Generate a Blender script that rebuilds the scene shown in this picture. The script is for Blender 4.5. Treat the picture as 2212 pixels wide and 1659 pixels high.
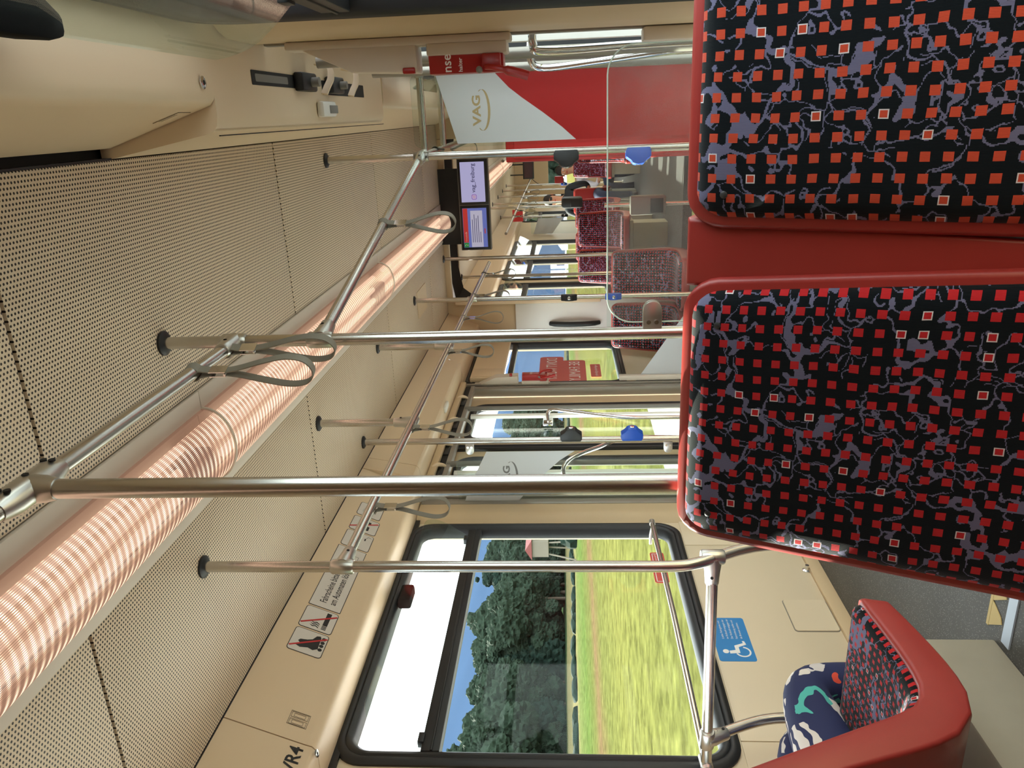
import bpy, bmesh, math, random
import numpy as np
from mathutils import Vector, Matrix, noise

for o in list(bpy.data.objects):
    bpy.data.objects.remove(o, do_unlink=True)
scene = bpy.context.scene
C = scene.collection
random.seed(7)
Z0 = 1.05          # design heights are measured from the eye; the floor is at -1.05

# ------------------------------------------------------------------ camera
F_PX = 1661.0
dY = Vector(((1419-829.5)/F_PX, (1213-1106)/F_PX, 1.0)).normalized()      # tram axis seen in the upright picture
dD = Vector((0.0177, 1.0, -(0.0177*dY[0]+dY[1])/dY[2])).normalized()      # straight down
dX = dD.cross(dY)
def w2(cvec):
    return Vector((cvec.dot(dX), cvec.dot(dY), -cvec.dot(dD)))
right_up, down_up, fwd_up = w2(Vector((1,0,0))), w2(Vector((0,1,0))), w2(Vector((0,0,1)))
cam_d = bpy.data.cameras.new('camera')
cam = bpy.data.objects.new('camera', cam_d)
C.objects.link(cam)
bx, by, bz = down_up, right_up, -fwd_up        # the phone was held sideways: picture left is up
M = Matrix(((bx.x, by.x, bz.x, 0), (bx.y, by.y, bz.y, 0), (bx.z, by.z, bz.z, 0), (0,0,0,1)))
cam.matrix_world = Matrix.Translation((0, 0, Z0)) @ M
cam_d.sensor_fit = 'HORIZONTAL'
cam_d.sensor_width = 36.0
cam_d.lens = 36.0*F_PX/2212.0
cam_d.clip_start = 0.02
cam_d.clip_end = 3000
scene.camera = cam

# ------------------------------------------------------------------ world, sun, exposure
world = bpy.data.worlds.new('sky')
scene.world = world
world.use_nodes = True
wn = world.node_tree.nodes
bg = wn['Background']
bg.inputs['Color'].default_value = (0.93, 0.96, 1.0, 1)
bg.inputs['Strength'].default_value = 3.6
sun_d = bpy.data.lights.new('sun', 'SUN')
sun_d.energy = 20.0
sun_d.angle = 0.0095
sun_d.color = (1.0, 0.93, 0.82)
sun = bpy.data.objects.new('sun', sun_d)
C.objects.link(sun)
AZ, EL = math.radians(20), math.radians(25)
to_sun = Vector((-math.cos(AZ)*math.cos(EL), math.sin(AZ)*math.cos(EL), math.sin(EL)))
sun.rotation_euler = to_sun.to_track_quat('Z', 'Y').to_euler()
sun.location = (-8, 3, 8)
vs = scene.view_settings
vs.view_transform = 'Standard'
vs.look = 'None'
vs.exposure = 0.6
vs.gamma = 1.0
vs.use_curve_mapping = False

# ------------------------------------------------------------------ helpers: materials
MATS = {}
def srgb(r, g, b):
    def f(c):
        c /= 255.0
        return c/12.92 if c <= 0.04045 else ((c+0.055)/1.055)**2.4
    return (f(r), f(g), f(b), 1.0)
def base_mat(name):
    m = bpy.data.materials.new(name)
    m.use_nodes = True
    MATS[name] = m
    nt = m.node_tree
    return m, nt, nt.nodes['Principled BSDF']
def N(nt, kind, **kw):
    n = nt.nodes.new(kind)
    for k, v in kw.items():
        setattr(n, k, v)
    return n
def L(nt, a, b):
    nt.links.new(a, b)
def MATH(nt, op, a, b=None, c=None):
    n = nt.nodes.new('ShaderNodeMath')
    n.operation = op
    for i, x in enumerate((a, b, c)):
        if x is None:
            continue
        if isinstance(x, (int, float)):
            n.inputs[i].default_value = x
        else:
            nt.links.new(x, n.inputs[i])
    return n.outputs[0]
def plain(name, col, rough=0.5, metal=0.0, var=0.06, scale=6.0, bump=0.0, bscale=200.0, spec=0.5, coat=0.0):
    m, nt, p = base_mat(name)
    tc = N(nt, 'ShaderNodeTexCoord')
    ns = N(nt, 'ShaderNodeTexNoise')
    ns.inputs['Scale'].default_value = scale
    ns.inputs['Detail'].default_value = 4
    L(nt, tc.outputs['Object'], ns.inputs['Vector'])
    mx = N(nt, 'ShaderNodeMix', data_type='RGBA')
    mx.inputs[6].default_value = [c*(1-var) for c in col[:3]]+[1]
    mx.inputs[7].default_value = [min(1, c*(1+var)) for c in col[:3]]+[1]
    L(nt, ns.outputs['Fac'], mx.inputs[0])
    L(nt, mx.outputs[2], p.inputs['Base Color'])
    p.inputs['Roughness'].default_value = rough
    p.inputs['Metallic'].default_value = metal
    p.inputs['Specular IOR Level'].default_value = spec
    p.inputs['Coat Weight'].default_value = coat
    if bump:
        n2 = N(nt, 'ShaderNodeTexNoise')
        n2.inputs['Scale'].default_value = bscale
        L(nt, tc.outputs['Object'], n2.inputs['Vector'])
        b = N(nt, 'ShaderNodeBump')
        b.inputs['Strength'].default_value = bump
        b.inputs['Distance'].default_value = 0.002
        L(nt, n2.outputs['Fac'], b.inputs['Height'])
        L(nt, b.outputs['Normal'], p.inputs['Normal'])
    return m
def glow(name, col, strength):
    m, nt, p = base_mat(name)
    p.inputs['Base Color'].default_value = (0.02, 0.02, 0.02, 1)
    p.inputs['Emission Color'].default_value = col
    p.inputs['Emission Strength'].default_value = strength
    p.inputs['Roughness'].default_value = 0.3
    return m
def glass(name, tint, dust=0.03, ior=1.45, scale=40.0, dustcol=(0.7, 0.7, 0.7, 1), refl=0.32):
    m, nt, p = base_mat(name)
    nt.nodes.remove(p)
    out = nt.nodes['Material Output']
    tr = N(nt, 'ShaderNodeBsdfTransparent')
    tr.inputs['Color'].default_value = tint
    gl = N(nt, 'ShaderNodeBsdfGlossy')
    gl.inputs['Roughness'].default_value = 0.02
    lw = N(nt, 'ShaderNodeLayerWeight')
    lw.inputs['Blend'].default_value = 0.5
    f0 = ((ior-1)/(ior+1))**2*refl
    fres = MATH(nt, 'ADD', MATH(nt, 'MULTIPLY', MATH(nt, 'POWER', lw.outputs['Facing'], 5.0), 0.7), f0)
    mx = N(nt, 'ShaderNodeMixShader')
    L(nt, fres, mx.inputs[0])
    L(nt, tr.outputs[0], mx.inputs[1])
    L(nt, gl.outputs[0], mx.inputs[2])
    df = N(nt, 'ShaderNodeBsdfDiffuse')
    df.inputs['Color'].default_value = dustcol
    tc = N(nt, 'ShaderNodeTexCoord')
    ns = N(nt, 'ShaderNodeTexNoise')
    ns.inputs['Scale'].default_value = scale
    ns.inputs['Detail'].default_value = 8
    ns.inputs['Roughness'].default_value = 0.7
    L(nt, tc.outputs['Object'], ns.inputs['Vector'])
    f = MATH(nt, 'MULTIPLY', MATH(nt, 'MULTIPLY', ns.outputs['Fac'], ns.outputs['Fac']), dust*4)
    m2 = N(nt, 'ShaderNodeMixShader')
    L(nt, f, m2.inputs[0])
    L(nt, mx.outputs[0], m2.inputs[1])
    L(nt, df.outputs[0], m2.inputs[2])
    L(nt, m2.outputs[0], out.inputs['Surface'])
    return m

BEIGE = plain('beige_plastic', srgb(224, 203, 171), 0.42, var=0.035, scale=3)
BEIGE2 = plain('warm_beige_panel', srgb(204, 181, 146), 0.45, var=0.04, scale=2.5)
CREAM = plain('cream_wall', srgb(216, 201, 174), 0.45, var=0.035, scale=3)
PALE = plain('pale_grey_plastic', srgb(214, 204, 190), 0.5, var=0.03)
WHITEP = plain('white_plastic', srgb(228, 228, 222), 0.4, var=0.02)
GREYP = plain('grey_plastic', srgb(120, 118, 112), 0.5)
FRAMEG = plain('grey_aluminium', srgb(150, 146, 138), 0.4, metal=0.4)
RUBBER = plain('black_rubber', srgb(26, 28, 32), 0.45, var=0.2)
DARK = plain('dark_recess', srgb(22, 21, 21), 0.7)
BLACKP = plain('black_plastic', srgb(30, 32, 34), 0.45)
MATTE = plain('matte_black', srgb(24, 25, 27), 0.9, spec=0.1)
BLUEP = plain('blue_plastic', srgb(22, 82, 190), 0.4)
REDP = plain('red_shell_plastic', srgb(150, 48, 44), 0.36, var=0.08, scale=9, bump=0.06, bscale=900)
REDBOX = plain('red_enamel', srgb(165, 34, 32), 0.3, var=0.05)
REDFILM = plain('red_film', srgb(170, 42, 42), 0.25, var=0.05)
PRINT_BLACK = plain('black_print', srgb(24, 24, 26), 0.6)
PRINT_RED = plain('red_print', srgb(190, 40, 42), 0.6)
PRINT_GREY = plain('grey_print', srgb(120, 120, 120), 0.6)
PRINT_WHITE = plain('white_print', srgb(235, 235, 235), 0.6, var=0.01)
STICKER = plain('white_sticker', srgb(214, 210, 204), 0.5, var=0.01)
STICKBLUE = plain('blue_sticker', srgb(30, 128, 200), 0.45, var=0.03)
STRAP = plain('grey_strap', srgb(132, 128, 118), 0.7, var=0.08, scale=60)
YELLOW = plain('yellow_marking', srgb(206, 184, 124), 0.6)
PALEBLUE = plain('pale_blue_strip', srgb(196, 214, 236), 0.4)
PEDESTAL = plain('light_grey_laminate', srgb(150, 145, 132), 0.6, var=0.08, scale=14)
CABLE = plain('black_cable', srgb(20, 20, 20), 0.6)
def film_mat():
    m, nt, p = base_mat('frosted_film')
    nt.nodes.remove(p)
    d = N(nt, 'ShaderNodeBsdfDiffuse')
    d.inputs['Color'].default_value = srgb(222, 224, 226)
    t = N(nt, 'ShaderNodeBsdfTranslucent')
    t.inputs['Color'].default_value = srgb(240, 244, 248)
    mx = N(nt, 'ShaderNodeMixShader')
    mx.inputs[0].default_value = 0.45
    L(nt, d.outputs[0], mx.inputs[1])
    L(nt, t.outputs[0], mx.inputs[2])
    L(nt, mx.outputs[0], nt.nodes['Material Output'].inputs['Surface'])
    return m
MARGLASS = film_mat()
SKIN = plain('skin', srgb(205, 150, 120), 0.5, var=0.04)
HAIR = plain('dark_hair', srgb(38, 28, 22), 0.6, var=0.2, scale=60)
SHIRTW = plain('white_shirt', srgb(225, 220, 225), 0.8)
SHIRTD = plain('dark_jacket', srgb(30, 36, 40), 0.8)
JEANS = plain('blue_trousers', srgb(36, 46, 70), 0.8)
WHITETRAY = plain('white_reflector', srgb(245, 238, 228), 0.5)

def steel_mat():
    m, nt, p = base_mat('brushed_steel')
    tc = N(nt, 'ShaderNodeTexCoord')
    mp = N(nt, 'ShaderNodeMapping')
    mp.inputs['Scale'].default_value = (60, 60, 3)
    L(nt, tc.outputs['Object'], mp.inputs['Vector'])
    ns = N(nt, 'ShaderNodeTexNoise')
    ns.inputs['Scale'].default_value = 6
    ns.inputs['Detail'].default_value = 3
    L(nt, mp.outputs[0], ns.inputs['Vector'])
    p.inputs['Metallic'].default_value = 1.0
    p.inputs['Base Color'].default_value = (0.60, 0.575, 0.54, 1)
    r = MATH(nt, 'ADD', MATH(nt, 'MULTIPLY', ns.outputs['Fac'], 0.05), 0.23)
    L(nt, r, p.inputs['Roughness'])
    return m
STEEL = steel_mat()
CAST = plain('cast_aluminium', (0.60, 0.585, 0.55, 1), 0.33, metal=1.0, var=0.08, scale=40)
CHROME = plain('polished_chrome', (0.75, 0.75, 0.76, 1), 0.12, metal=1.0)

def perforated():
    m, nt, p = base_mat('perforated_ceiling')
    tc = N(nt, 'ShaderNodeTexCoord')
    sx = N(nt, 'ShaderNodeSeparateXYZ')
    L(nt, tc.outputs['Object'], sx.inputs[0])
    px, py, rad = 0.0094, 0.0094, 0.00262
    u = MATH(nt, 'DIVIDE', sx.outputs['X'], px)
    row = MATH(nt, 'FLOOR', u)
    fu = MATH(nt, 'SUBTRACT', MATH(nt, 'SUBTRACT', u, row), 0.5)
    half = MATH(nt, 'MULTIPLY', MATH(nt, 'MODULO', MATH(nt, 'ABSOLUTE', row), 2.0), 0.5)
    v = MATH(nt, 'ADD', MATH(nt, 'DIVIDE', sx.outputs['Y'], py), half)
    fv = MATH(nt, 'SUBTRACT', MATH(nt, 'FRACT', v), 0.5)
    d = MATH(nt, 'SQRT', MATH(nt, 'ADD', MATH(nt, 'POWER', MATH(nt, 'MULTIPLY', fu, px), 2.0), MATH(nt, 'POWER', MATH(nt, 'MULTIPLY', fv, py), 2.0)))
    hole = MATH(nt, 'LESS_THAN', d, rad)
    ns = N(nt, 'ShaderNodeTexNoise')
    ns.inputs['Scale'].default_value = 2.5
    L(nt, tc.outputs['Object'], ns.inputs['Vector'])
    c1 = N(nt, 'ShaderNodeMix', data_type='RGBA')
    c1.inputs[6].default_value = srgb(217, 198, 170)
    c1.inputs[7].default_value = srgb(225, 207, 180)
    L(nt, ns.outputs['Fac'], c1.inputs[0])
    c2 = N(nt, 'ShaderNodeMix', data_type='RGBA')
    c2.inputs[7].default_value = srgb(30, 22, 16)
    L(nt, c1.outputs[2], c2.inputs[6])
    L(nt, hole, c2.inputs[0])
    L(nt, c2.outputs[2], p.inputs['Base Color'])
    p.inputs['Roughness'].default_value = 0.5
    b = N(nt, 'ShaderNodeBump')
    b.inputs['Strength'].default_value = 0.4
    b.inputs['Distance'].default_value = 0.001
    b.invert = True
    L(nt, hole, b.inputs['Height'])
    L(nt, b.outputs['Normal'], p.inputs['Normal'])
    return m
PERF = perforated()

def fabric(name, red):
    m, nt, p = base_mat(name)
    tc = N(nt, 'ShaderNodeTexCoord')
    uv = tc.outputs['UV']
    sn = N(nt, 'ShaderNodeVectorMath', operation='SNAP')
    sn.inputs[1].default_value = (0.0011, 0.0011, 0.0011)
    L(nt, uv, sn.inputs[0])
    P = 0.0213
    sc = N(nt, 'ShaderNodeVectorMath', operation='SCALE')
    sc.inputs['Scale'].default_value = 1.0/P
    jn = N(nt, 'ShaderNodeTexNoise')
    jn.inputs['Scale'].default_value = 9
    L(nt, uv, jn.inputs['Vector'])
    js = N(nt, 'ShaderNodeVectorMath', operation='MULTIPLY_ADD')
    js.inputs[1].default_value = (0.008, 0.008, 0)
    L(nt, jn.outputs['Color'], js.inputs[0])
    L(nt, uv, js.inputs[2])
    L(nt, js.outputs[0], sc.inputs[0])
    fl = N(nt, 'ShaderNodeVectorMath', operation='FLOOR')
    L(nt, sc.outputs[0], fl.inputs[0])
    fr = N(nt, 'ShaderNodeVectorMath', operation='FRACTION')
    L(nt, sc.outputs[0], fr.inputs[0])
    sx = N(nt, 'ShaderNodeSeparateXYZ')
    L(nt, fr.outputs[0], sx.inputs[0])
    ax = MATH(nt, 'ABSOLUTE', MATH(nt, 'SUBTRACT', sx.outputs['X'], 0.5))
    ay = MATH(nt, 'ABSOLUTE', MATH(nt, 'SUBTRACT', sx.outputs['Y'], 0.5))
    mxd = MATH(nt, 'MAXIMUM', ax, ay)
    square = MATH(nt, 'LESS_THAN', mxd, 0.226)
    inner = MATH(nt, 'LESS_THAN', mxd, 0.17)
    wnz = N(nt, 'ShaderNodeTexWhiteNoise', noise_dimensions='2D')
    L(nt, fl.outputs[0], wnz.inputs['Vector'])
    special = MATH(nt, 'LESS_THAN', wnz.outputs['Value'], 0.055)
    # veins
    n1 = N(nt, 'ShaderNodeTexNoise')
    n1.inputs['Scale'].default_value = 26
    n1.inputs['Detail'].default_value = 2
    L(nt, sn.outputs[0], n1.inputs['Vector'])
    off = N(nt, 'ShaderNodeVectorMath', operation='MULTIPLY_ADD')
    off.inputs[1].default_value = (0.10, 0.10, 0)
    L(nt, n1.outputs['Color'], off.inputs[0])
    L(nt, sn.outputs[0], off.inputs[2])
    vo = N(nt, 'ShaderNodeTexVoronoi', feature='DISTANCE_TO_EDGE', voronoi_dimensions='2D')
    vo.inputs['Scale'].default_value = 17
    L(nt, off.outputs[0], vo.inputs['Vector'])
    n2 = N(nt, 'ShaderNodeTexNoise')
    n2.inputs['Scale'].default_value = 8.5
    n2.inputs['Detail'].default_value = 1
    L(nt, sn.outputs[0], n2.inputs['Vector'])
    thr = MATH(nt, 'ADD', MATH(nt, 'MULTIPLY', MATH(nt, 'MAXIMUM', MATH(nt, 'SUBTRACT', n2.outputs['Fac'], 0.50), 0.0), 0.80), 0.024)
    vein = MATH(nt, 'LESS_THAN', vo.outputs['Distance'], thr)
    n3 = N(nt, 'ShaderNodeTexNoise')
    n3.inputs['Scale'].default_value = 15
    L(nt, sn.outputs[0], n3.inputs['Vector'])
    vein = MATH(nt, 'MULTIPLY', vein, MATH(nt, 'GREATER_THAN', n3.outputs['Fac'], 0.385))
    vo2 = N(nt, 'ShaderNodeTexVoronoi', feature='DISTANCE_TO_EDGE', voronoi_dimensions='2D')
    vo2.inputs['Scale'].default_value = 31
    L(nt, off.outputs[0], vo2.inputs['Vector'])
    n4 = N(nt, 'ShaderNodeTexNoise')
    n4.inputs['Scale'].default_value = 11
    mp4 = N(nt, 'ShaderNodeVectorMath', operation='ADD')
    mp4.inputs[1].default_value = (5.3, 2.1, 0)
    L(nt, sn.outputs[0], mp4.inputs[0])
    L(nt, mp4.outputs[0], n4.inputs['Vector'])
    fine = MATH(nt, 'MULTIPLY', MATH(nt, 'LESS_THAN', vo2.outputs['Distance'], 0.034), MATH(nt, 'GREATER_THAN', n4.outputs['Fac'], 0.50))
    vein = MATH(nt, 'MAXIMUM', vein, fine)
    c1 = N(nt, 'ShaderNodeMix', data_type='RGBA')
    c1.inputs[6].default_value = srgb(10, 17, 22)
    c1.inputs[7].default_value = srgb(100, 100, 128)
    L(nt, vein, c1.inputs[0])
    c2 = N(nt, 'ShaderNodeMix', data_type='RGBA')
    c2.inputs[7].default_value = red
    L(nt, c1.outputs[2], c2.inputs[6])
    L(nt, square, c2.inputs[0])
    wring = MATH(nt, 'MULTIPLY', MATH(nt, 'MULTIPLY', square, special), MATH(nt, 'SUBTRACT', 1.0, inner))
    c3 = N(nt, 'ShaderNodeMix', data_type='RGBA')
    c3.inputs[7].default_value = srgb(205, 200, 205)
    L(nt, c2.outputs[2], c3.inputs[6])
    L(nt, wring, c3.inputs[0])
    L(nt, c3.outputs[2], p.inputs['Base Color'])
    p.inputs['Roughness'].default_value = 0.95
    p.inputs['Specular IOR Level'].default_value = 0.1
    p.inputs['Sheen Weight'].default_value = 0.12
    p.inputs['Sheen Roughness'].default_value = 0.5
    wv = N(nt, 'ShaderNodeTexWave', bands_direction='X')
    wv.inputs['Scale'].default_value = 260
    wv.inputs['Distortion'].default_value = 1.0
    L(nt, uv, wv.inputs['Vector'])
    b = N(nt, 'ShaderNodeBump')
    b.inputs['Strength'].default_value = 0.25
    b.inputs['Distance'].default_value = 0.001
    L(nt, wv.outputs['Fac'], b.inputs['Height'])
    L(nt, b.outputs['Normal'], p.inputs['Normal'])
    return m
FABRIC = fabric('seat_moquette', srgb(176, 36, 42))
FABRIC_WARM_LIT = fabric('seat_moquette_warm_lit', srgb(186, 72, 50))  # same fabric with warm light put into the colour of its squares

def floral():
    m, nt, p = base_mat('navy_floral_cloth')
    tc = N(nt, 'ShaderNodeTexCoord')
    ns = N(nt, 'ShaderNodeTexNoise')
    ns.inputs['Scale'].default_value = 14
    L(nt, tc.outputs['Object'], ns.inputs['Vector'])
    off = N(nt, 'ShaderNodeVectorMath', operation='MULTIPLY_ADD')
    off.inputs[1].default_value = (0.09, 0.09, 0.09)
    L(nt, ns.outputs['Color'], off.inputs[0])
    L(nt, tc.outputs['Object'], off.inputs[2])
    v = N(nt, 'ShaderNodeTexVoronoi')
    v.inputs['Scale'].default_value = 12
    L(nt, off.outputs[0], v.inputs['Vector'])
    pet = N(nt, 'ShaderNodeTexWave', wave_type='BANDS')
    pet.inputs['Scale'].default_value = 9
    pet.inputs['Distortion'].default_value = 9
    pet.inputs['Detail'].default_value = 2
    L(nt, tc.outputs['Object'], pet.inputs['Vector'])
    hue = N(nt, 'ShaderNodeValToRGB')
    cr = hue.color_ramp
    cr.interpolation = 'CONSTANT'
    cr.elements[0].color = srgb(214, 208, 204)
    cr.elements[1].position = 0.82
    cr.elements[1].color = srgb(214, 78, 60)
    e = cr.elements.new(0.52)
    e.color = srgb(80, 178, 170)
    e = cr.elements.new(0.66)
    e.color = srgb(200, 196, 198)
    sp = N(nt, 'ShaderNodeSeparateColor')
    L(nt, v.outputs['Color'], sp.inputs[0])
    L(nt, sp.outputs[0], hue.inputs[0])
    mask = MATH(nt, 'MULTIPLY', MATH(nt, 'LESS_THAN', v.outputs['Distance'], 0.60), MATH(nt, 'GREATER_THAN', pet.outputs['Fac'], 0.30))
    mask = MATH(nt, 'MULTIPLY', mask, MATH(nt, 'GREATER_THAN', sp.outputs[1], 0.18))
    mx = N(nt, 'ShaderNodeMix', data_type='RGBA')
    mx.inputs[6].default_value = srgb(34, 42, 84)
    L(nt, hue.outputs[0], mx.inputs[7])
    L(nt, mask, mx.inputs[0])
    L(nt, mx.outputs[2], p.inputs['Base Color'])
    p.inputs['Roughness'].default_value = 0.85
    return m
FLORAL = floral()

def floor_mat():
    m, nt, p = base_mat('speckled_floor')
    tc = N(nt, 'ShaderNodeTexCoord')
    v = N(nt, 'ShaderNodeTexVoronoi')
    v.inputs['Scale'].default_value = 190
    L(nt, tc.outputs['Object'], v.inputs['Vector'])
    spk = MATH(nt, 'LESS_THAN', v.outputs['Distance'], 0.22)
    ns = N(nt, 'ShaderNodeTexNoise')
    ns.inputs['Scale'].default_value = 5
    ns.inputs['Detail'].default_value = 5
    L(nt, tc.outputs['Object'], ns.inputs['Vector'])
    a = N(nt, 'ShaderNodeMix', data_type='RGBA')
    a.inputs[6].default_value = srgb(66, 66, 66)
    a.inputs[7].default_value = srgb(88, 88, 86)
    L(nt, ns.outputs['Fac'], a.inputs[0])
    b = N(nt, 'ShaderNodeMix', data_type='RGBA')
    b.inputs[7].default_value = srgb(140, 140, 138)
    L(nt, a.outputs[2], b.inputs[6])
    L(nt, spk, b.inputs[0])
    L(nt, b.outputs[2], p.inputs['Base Color'])
    p.inputs['Roughness'].default_value = 0.55
    return m
FLOORM = floor_mat()

def lens_mat():
    m, nt, p = base_mat('ribbed_light_cover')
    nt.nodes.remove(p)
    out = nt.nodes['Material Output']
    tc = N(nt, 'ShaderNodeTexCoord')
    sx = N(nt, 'ShaderNodeSeparateXYZ')
    L(nt, tc.outputs['UV'], sx.inputs[0])
    u, v = sx.outputs['X'], sx.outputs['Y']
    rib = MATH(nt, 'POWER', MATH(nt, 'ABSOLUTE', MATH(nt, 'SINE', MATH(nt, 'MULTIPLY', u, math.pi/0.0040))), 4.0)
    ns = N(nt, 'ShaderNodeTexNoise')
    ns.inputs['Scale'].default_value = 3
    L(nt, tc.outputs['UV'], ns.inputs['Vector'])
    ph = MATH(nt, 'ADD', MATH(nt, 'MULTIPLY', v, 2*math.pi/0.023), MATH(nt, 'MULTIPLY', u, 14.0))
    dash = MATH(nt, 'POWER', MATH(nt, 'ADD', MATH(nt, 'MULTIPLY', MATH(nt, 'SINE', ph), 0.5), 0.5), 2.2)
    band = MATH(nt, 'ADD', MATH(nt, 'MULTIPLY', MATH(nt, 'COSINE', MATH(nt, 'MULTIPLY', u, 2*math.pi/0.072)), 0.5), 0.5)
    band = MATH(nt, 'ADD', MATH(nt, 'MULTIPLY', MATH(nt, 'POWER', band, 0.7), 0.75), 0.25)
    hot = MATH(nt, 'MULTIPLY', MATH(nt, 'MULTIPLY', rib, dash), band)
    edge = MATH(nt, 'LESS_THAN', MATH(nt, 'ABSOLUTE', u), 0.108)
    hot = MATH(nt, 'MULTIPLY', hot, edge)
    hot = MATH(nt, 'ADD', hot, MATH(nt, 'MULTIPLY', MATH(nt, 'MULTIPLY', rib, edge), 0.10))
    st = MATH(nt, 'ADD', MATH(nt, 'MULTIPLY', hot, 3.6), 0.13)
    em = N(nt, 'ShaderNodeEmission')
    cm = N(nt, 'ShaderNodeMix', data_type='RGBA')
    cm.inputs[6].default_value = (1.0, 0.52, 0.36, 1)
    cm.inputs[7].default_value = (1.0, 0.80, 0.54, 1)
    L(nt, MATH(nt, 'MINIMUM', MATH(nt, 'MULTIPLY', hot, 1.3), 1.0), cm.inputs[0])
    L(nt, cm.outputs[2], em.inputs['Color'])
    L(nt, st, em.inputs['Strength'])
    tr = N(nt, 'ShaderNodeBsdfTransparent')
    tr.inputs['Color'].default_value = (1.0, 0.86, 0.78, 1)
    mx = N(nt, 'ShaderNodeMixShader')
    mx.inputs[0].default_value = 0.7
    L(nt, tr.outputs[0], mx.inputs[1])
    L(nt, em.outputs[0], mx.inputs[2])
    gl = N(nt, 'ShaderNodeBsdfGlossy')
    gl.inputs['Roughness'].default_value = 0.15
    m3 = N(nt, 'ShaderNodeMixShader')
    m3.inputs[0].default_value = 0.05
    L(nt, mx.outputs[0], m3.inputs[1])
    L(nt, gl.outputs[0], m3.inputs[2])
    L(nt, m3.outputs[0], out.inputs['Surface'])
    return m
LENS = lens_mat()
TUBE = glow('fluorescent_tube', (1.0, 0.78, 0.60, 1), 1.0)

GLASS = glass('window_glass', (0.93, 0.97, 0.95, 1), dust=0.004, scale=25, refl=0.12)
VENTGLASS = glass('vent_glass', (0.90, 0.955, 0.92, 1), dust=0.006, ior=1.6, refl=0.16)
ACRYL = glass('clear_acrylic', (0.90, 0.92, 0.90, 1), dust=0.05, ior=1.5, scale=9, dustcol=(0.62, 0.62, 0.6, 1))
ACRYL_EDGE = plain('acrylic_edge', srgb(190, 206, 196), 0.2)
SCREEN_LILAC = glow('lilac_display', srgb(176, 172, 212), 0.55)
SCREEN_WHITE = glow('white_display', srgb(190, 186, 206), 0.5)
SCREEN_RED = glow('red_display', srgb(190, 44, 40), 0.5)
SCREEN_BLUE = glow('blue_display', srgb(96, 108, 178), 0.55)
SCREEN_GREEN = glow('green_display', srgb(20, 130, 50), 0.5)
SCREEN_TEXT = glow('display_text', srgb(70, 66, 110), 0.4)
SCREEN_PURPLE = glow('purple_display', srgb(150, 70, 170), 0.5)
SCREEN_ORANGE = glow('orange_display', srgb(225, 120, 90), 0.5)
SCREEN_OFF = plain('dark_display', srgb(70, 50, 56), 0.2)

def ground_mat():
    m, nt, p = base_mat('meadow')
    tc = N(nt, 'ShaderNodeTexCoord')
    sx = N(nt, 'ShaderNodeSeparateXYZ')
    L(nt, tc.outputs['Object'], sx.inputs[0])
    ns = N(nt, 'ShaderNodeTexNoise')
    ns.inputs['Scale'].default_value = 0.12
    ns.inputs['Detail'].default_value = 6
    L(nt, tc.outputs['Object'], ns.inputs['Vector'])
    d = MATH(nt, 'ADD', MATH(nt, 'MULTIPLY', sx.outputs['X'], -1.0), MATH(nt, 'MULTIPLY', MATH(nt, 'SUBTRACT', ns.outputs['Fac'], 0.5), 8.0))
    cr = N(nt, 'ShaderNodeValToRGB')
    els = [(0, (70, 70, 36)), (8, (78, 80, 40)), (18, (84, 84, 42)), (28, (76, 78, 40)), (36, (86, 70, 48)), (41, (74, 76, 40)), (52, (66, 80, 38)), (64, (78, 84, 48)), (72, (98, 92, 62)), (112, (94, 88, 60)), (118, (46, 62, 40)), (200, (40, 54, 34))]
    r = cr.color_ramp
    r.elements[0].position = 0
    r.elements[0].color = srgb(*els[0][1])
    r.elements[1].position = 1
    r.elements[1].color = srgb(*els[-1][1])
    for pos, c in els[1:-1]:
        e = r.elements.new(pos/200.0)
        e.color = srgb(*c)
    L(nt, MATH(nt, 'DIVIDE', d, 200.0), cr.inputs[0])
    n2 = N(nt, 'ShaderNodeTexNoise')
    n2.inputs['Scale'].default_value = 1.3
    n2.inputs['Detail'].default_value = 8
    n2.inputs['Roughness'].default_value = 0.75
    L(nt, tc.outputs['Object'], n2.inputs['Vector'])
    mx = N(nt, 'ShaderNodeMix', data_type='RGBA', blend_type='OVERLAY')
    mx.inputs[0].default_value = 1.0
    L(nt, cr.outputs[0], mx.inputs[6])
    bc = N(nt, 'ShaderNodeBrightContrast')
    bc.inputs['Contrast'].default_value = 1.1
    L(nt, n2.outputs['Fac'], bc.inputs['Color'])
    L(nt, bc.outputs[0], mx.inputs[7])
    hs = N(nt, 'ShaderNodeHueSaturation')
    hs.inputs['Saturation'].default_value = 0.95
    hs.inputs['Value'].default_value = 0.95
    mm = N(nt, 'ShaderNodeMix', data_type='RGBA')
    mm.inputs[0].default_value = 0.8
    L(nt, cr.outputs[0], mm.inputs[6])
    L(nt, mx.outputs[2], mm.inputs[7])
    L(nt, mm.outputs[2], hs.inputs['Color'])
    L(nt, hs.outputs[0], p.inputs['Base Color'])
    p.inputs['Roughness'].default_value = 0.95
    p.inputs['Specular IOR Level'].default_value = 0.0
    return m
GROUND = ground_mat()
LEAF = plain('tree_foliage', srgb(38, 50, 40), 0.9, var=0.75, scale=26, bump=1.0, bscale=60, spec=0.05)
LEAF2 = plain('dark_foliage', srgb(28, 42, 36), 0.9, var=0.7, scale=26, bump=1.0, bscale=60, spec=0.05)
BARK = plain('bark', srgb(70, 58, 46), 0.9)
HAZED_HILL = plain('haze_blue_mountain', srgb(60, 78, 102), 1.0, var=0.14, scale=0.012, spec=0.0)  # blue haze of the distance is put into the base colour
WOODG = plain('weathered_wood', srgb(120, 112, 100), 0.9, var=0.2, scale=5)
ROOFRED = plain('dull_red_roof', srgb(120, 60, 58), 0.8)

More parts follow.
